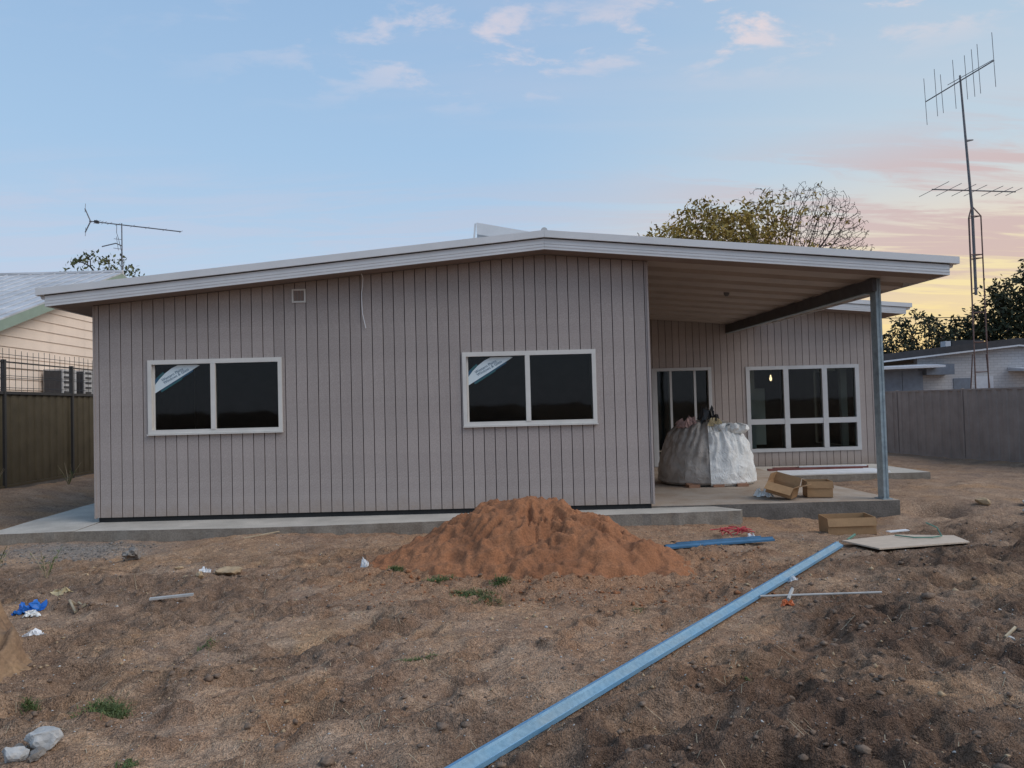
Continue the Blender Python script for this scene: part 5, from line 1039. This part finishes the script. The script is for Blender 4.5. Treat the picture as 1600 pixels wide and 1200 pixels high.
def weed(seed, c, n, h, label):
    rng = random.Random(seed); t = thing('weed', (c[0], c[1], gz1(*c)), label, 'weed', 'weeds by the path')
    for k in range(n):
        a = rng.uniform(0, 6.28); l = h * rng.uniform(0.6, 1.1); p0 = Vector((c[0], c[1], gz1(*c) - 0.01)); p1 = p0 + Vector((math.cos(a) * l * 0.25, math.sin(a) * l * 0.25, l * 0.6)); p2 = p0 + Vector((math.cos(a) * l * 0.5, math.sin(a) * l * 0.5, l)); MB().tube([p0, p1, p2], [0.006, 0.004, 0.002], 4).build('stem', 'straw' if k % 3 else 'grass', t)
        b = MB()
        for j in range(7): q = p0.lerp(p2, 0.2 + 0.1 * j); d = Vector((rng.uniform(-1, 1), rng.uniform(-1, 1), rng.uniform(0, 0.8))).normalized() * 0.05; s_ = d.cross(Vector((0, 0, 1))).normalized() * 0.008; i = b.pts([q, q + d * 0.5 + s_, q + d, q + d * 0.5 - s_]); b.face((i, i + 1, i + 2, i + 3))
        b.build('leaves', 'grass', t)
weed(1, (-4.25, 7.45), 6, 0.30, 'leggy green weed on the dirt at far left'); weed(2, (-4.95, 7.75), 5, 0.30, 'bare dry weed cut by the left picture edge')
weed(3, (-8.2, 12.7), 9, 0.45, 'dark weed growing at the foot of the left fence, nearer'); weed(4, (-8.2, 15.2), 9, 0.42, 'dark weed growing at the foot of the left fence, farther')

# pebbles, clods and straw litter strewn over the dirt
def scatter(name, n, seed, size, m, region, label, dens=None, squash=0.7, sub=0):
    rng = np.random.default_rng(seed); (xa, xb), (ya, yb) = region
    y = ya + (yb - ya) * rng.uniform(0, 1, n * 3) ** 1.6; x = rng.uniform(xa, xb, n * 3)
    if dens is not None: k = rng.uniform(0, 1, len(x)) < dens(x, y); x, y = x[k], y[k]
    x, y = x[:n], y[:n]; n = len(x); z = gz(x, y)
    base = np.array([(1, 0, 0), (-1, 0, 0), (0, 1, 0), (0, -1, 0), (0, 0, 1), (0, 0, -1)], float); fc = np.array([(0, 2, 4), (2, 1, 4), (1, 3, 4), (3, 0, 4), (2, 0, 5), (1, 2, 5), (3, 1, 5), (0, 3, 5)])
    if sub:
        import bmesh; bm_ = bmesh.new(); bmesh.ops.create_icosphere(bm_, subdivisions=sub, radius=1); base = np.array([v.co[:] for v in bm_.verts]); fc = np.array([[v.index for v in f.verts] for f in bm_.faces]); bm_.free()
    s = size * np.exp(rng.normal(0, 0.5, n)); k = len(base)
    V = base[None] * rng.uniform(0.6, 1.3, (n, k, 1)) * rng.uniform(0.6, 1.2, (n, 1, 3)); V[:, :, 2] *= squash; a = rng.uniform(0, 6.28, n); ca_, sa_ = np.cos(a)[:, None], np.sin(a)[:, None]
    X = V[:, :, 0] * ca_ - V[:, :, 1] * sa_; Y = V[:, :, 0] * sa_ + V[:, :, 1] * ca_
    V = np.stack([X, Y, V[:, :, 2]], 2) * s[:, None, None] + np.stack([x, y, z + s * 0.15], 1)[:, None, :]
    F = (fc[None] + (np.arange(n) * k)[:, None, None]).reshape(-1, 3)
    me = fast_mesh(name, V.reshape(-1, 3), F, [m], smooth=False); return tag(place(bpy.data.objects.new(name, me), (0, 0, 0)), label, 'ground litter', kind='stuff')
yard = ((-4.8, 8.5), (2.3, 9.3))
not_pile = lambda x, y: (sandh(x, y) < -0.02) * 1.0
scatter('pebbles', 9000, 101, 0.0040, 'rock_w', yard, 'pale pebbles strewn over the dirt', not_pile)
scatter('stones', 3200, 102, 0.0075, 'rock_t', yard, 'brown grit strewn over the dirt', not_pile)
scatter('gravel', 900, 104, 0.010, 'rock_g', ((-5.6, -3.8), (8.2, 9.3)), 'grey gravel spilled beside the path', lambda x, y: soil_masks(x, y)[2])
MT['clod'] = mat('dark_soil_clod', (0.16, 0.108, 0.078), 0.97, 0.2, 8, 0.8, 60, col2=(0.27, 0.19, 0.135), fine=0.3)
scatter('soil_clods', 4200, 103, 0.013, 'clod', yard, 'dark clods on the turned soil', lambda x, y: not_pile(x, y) * np.clip(soil_masks(x, y)[0] * 1.1 - 0.15, 0, 1) ** 1.2, 0.6, 1)
scatter('soil_crumbs', 3000, 105, 0.009, 'clod', yard, 'small crumbs of soil all over the dirt', not_pile, 0.6)
scatter('sand_crumbs', 1600, 106, 0.011, 'sand', ((-1.6, 3.0), (5.9, 8.6)), 'orange sand crumbs round the sand pile', lambda x, y: not_pile(x, y) * np.exp(-(((x - 0.8) / 1.5) ** 2 + ((y - 7.0) / 0.9) ** 2)), 0.6)
def straws(n, seed):
    rng = np.random.default_rng(seed); x = rng.uniform(-4.8, 7.5, n); y = 2.4 + 6.8 * rng.uniform(0, 1, n) ** 1.5; k = not_pile(x, y) > 0; x, y = x[k], y[k]; n = len(x)
    a = rng.uniform(0, 3.14, n); l = 0.018 * np.exp(rng.normal(0, 0.6, n)); dx, dy = np.cos(a) * l, np.sin(a) * l; w_ = 0.0016; sx, sy = -np.sin(a) * w_, np.cos(a) * w_
    z0 = gz(x - dx, y - dy) + 0.006; z1 = gz(x + dx, y + dy) + 0.006
    V = np.stack([np.stack([x - dx - sx, y - dy - sy, z0], 1), np.stack([x - dx + sx, y - dy + sy, z0], 1), np.stack([x + dx + sx, y + dy + sy, z1], 1), np.stack([x + dx - sx, y + dy - sy, z1], 1)], 1).reshape(-1, 3)
    tag(place(bpy.data.objects.new('straw_litter', fast_mesh('straw_litter', V, np.arange(n * 4).reshape(-1, 4), ['straw'], False)), (0, 0, 0)), 'bits of dry straw strewn over the dirt', 'ground litter', kind='stuff')
straws(3500, 107)
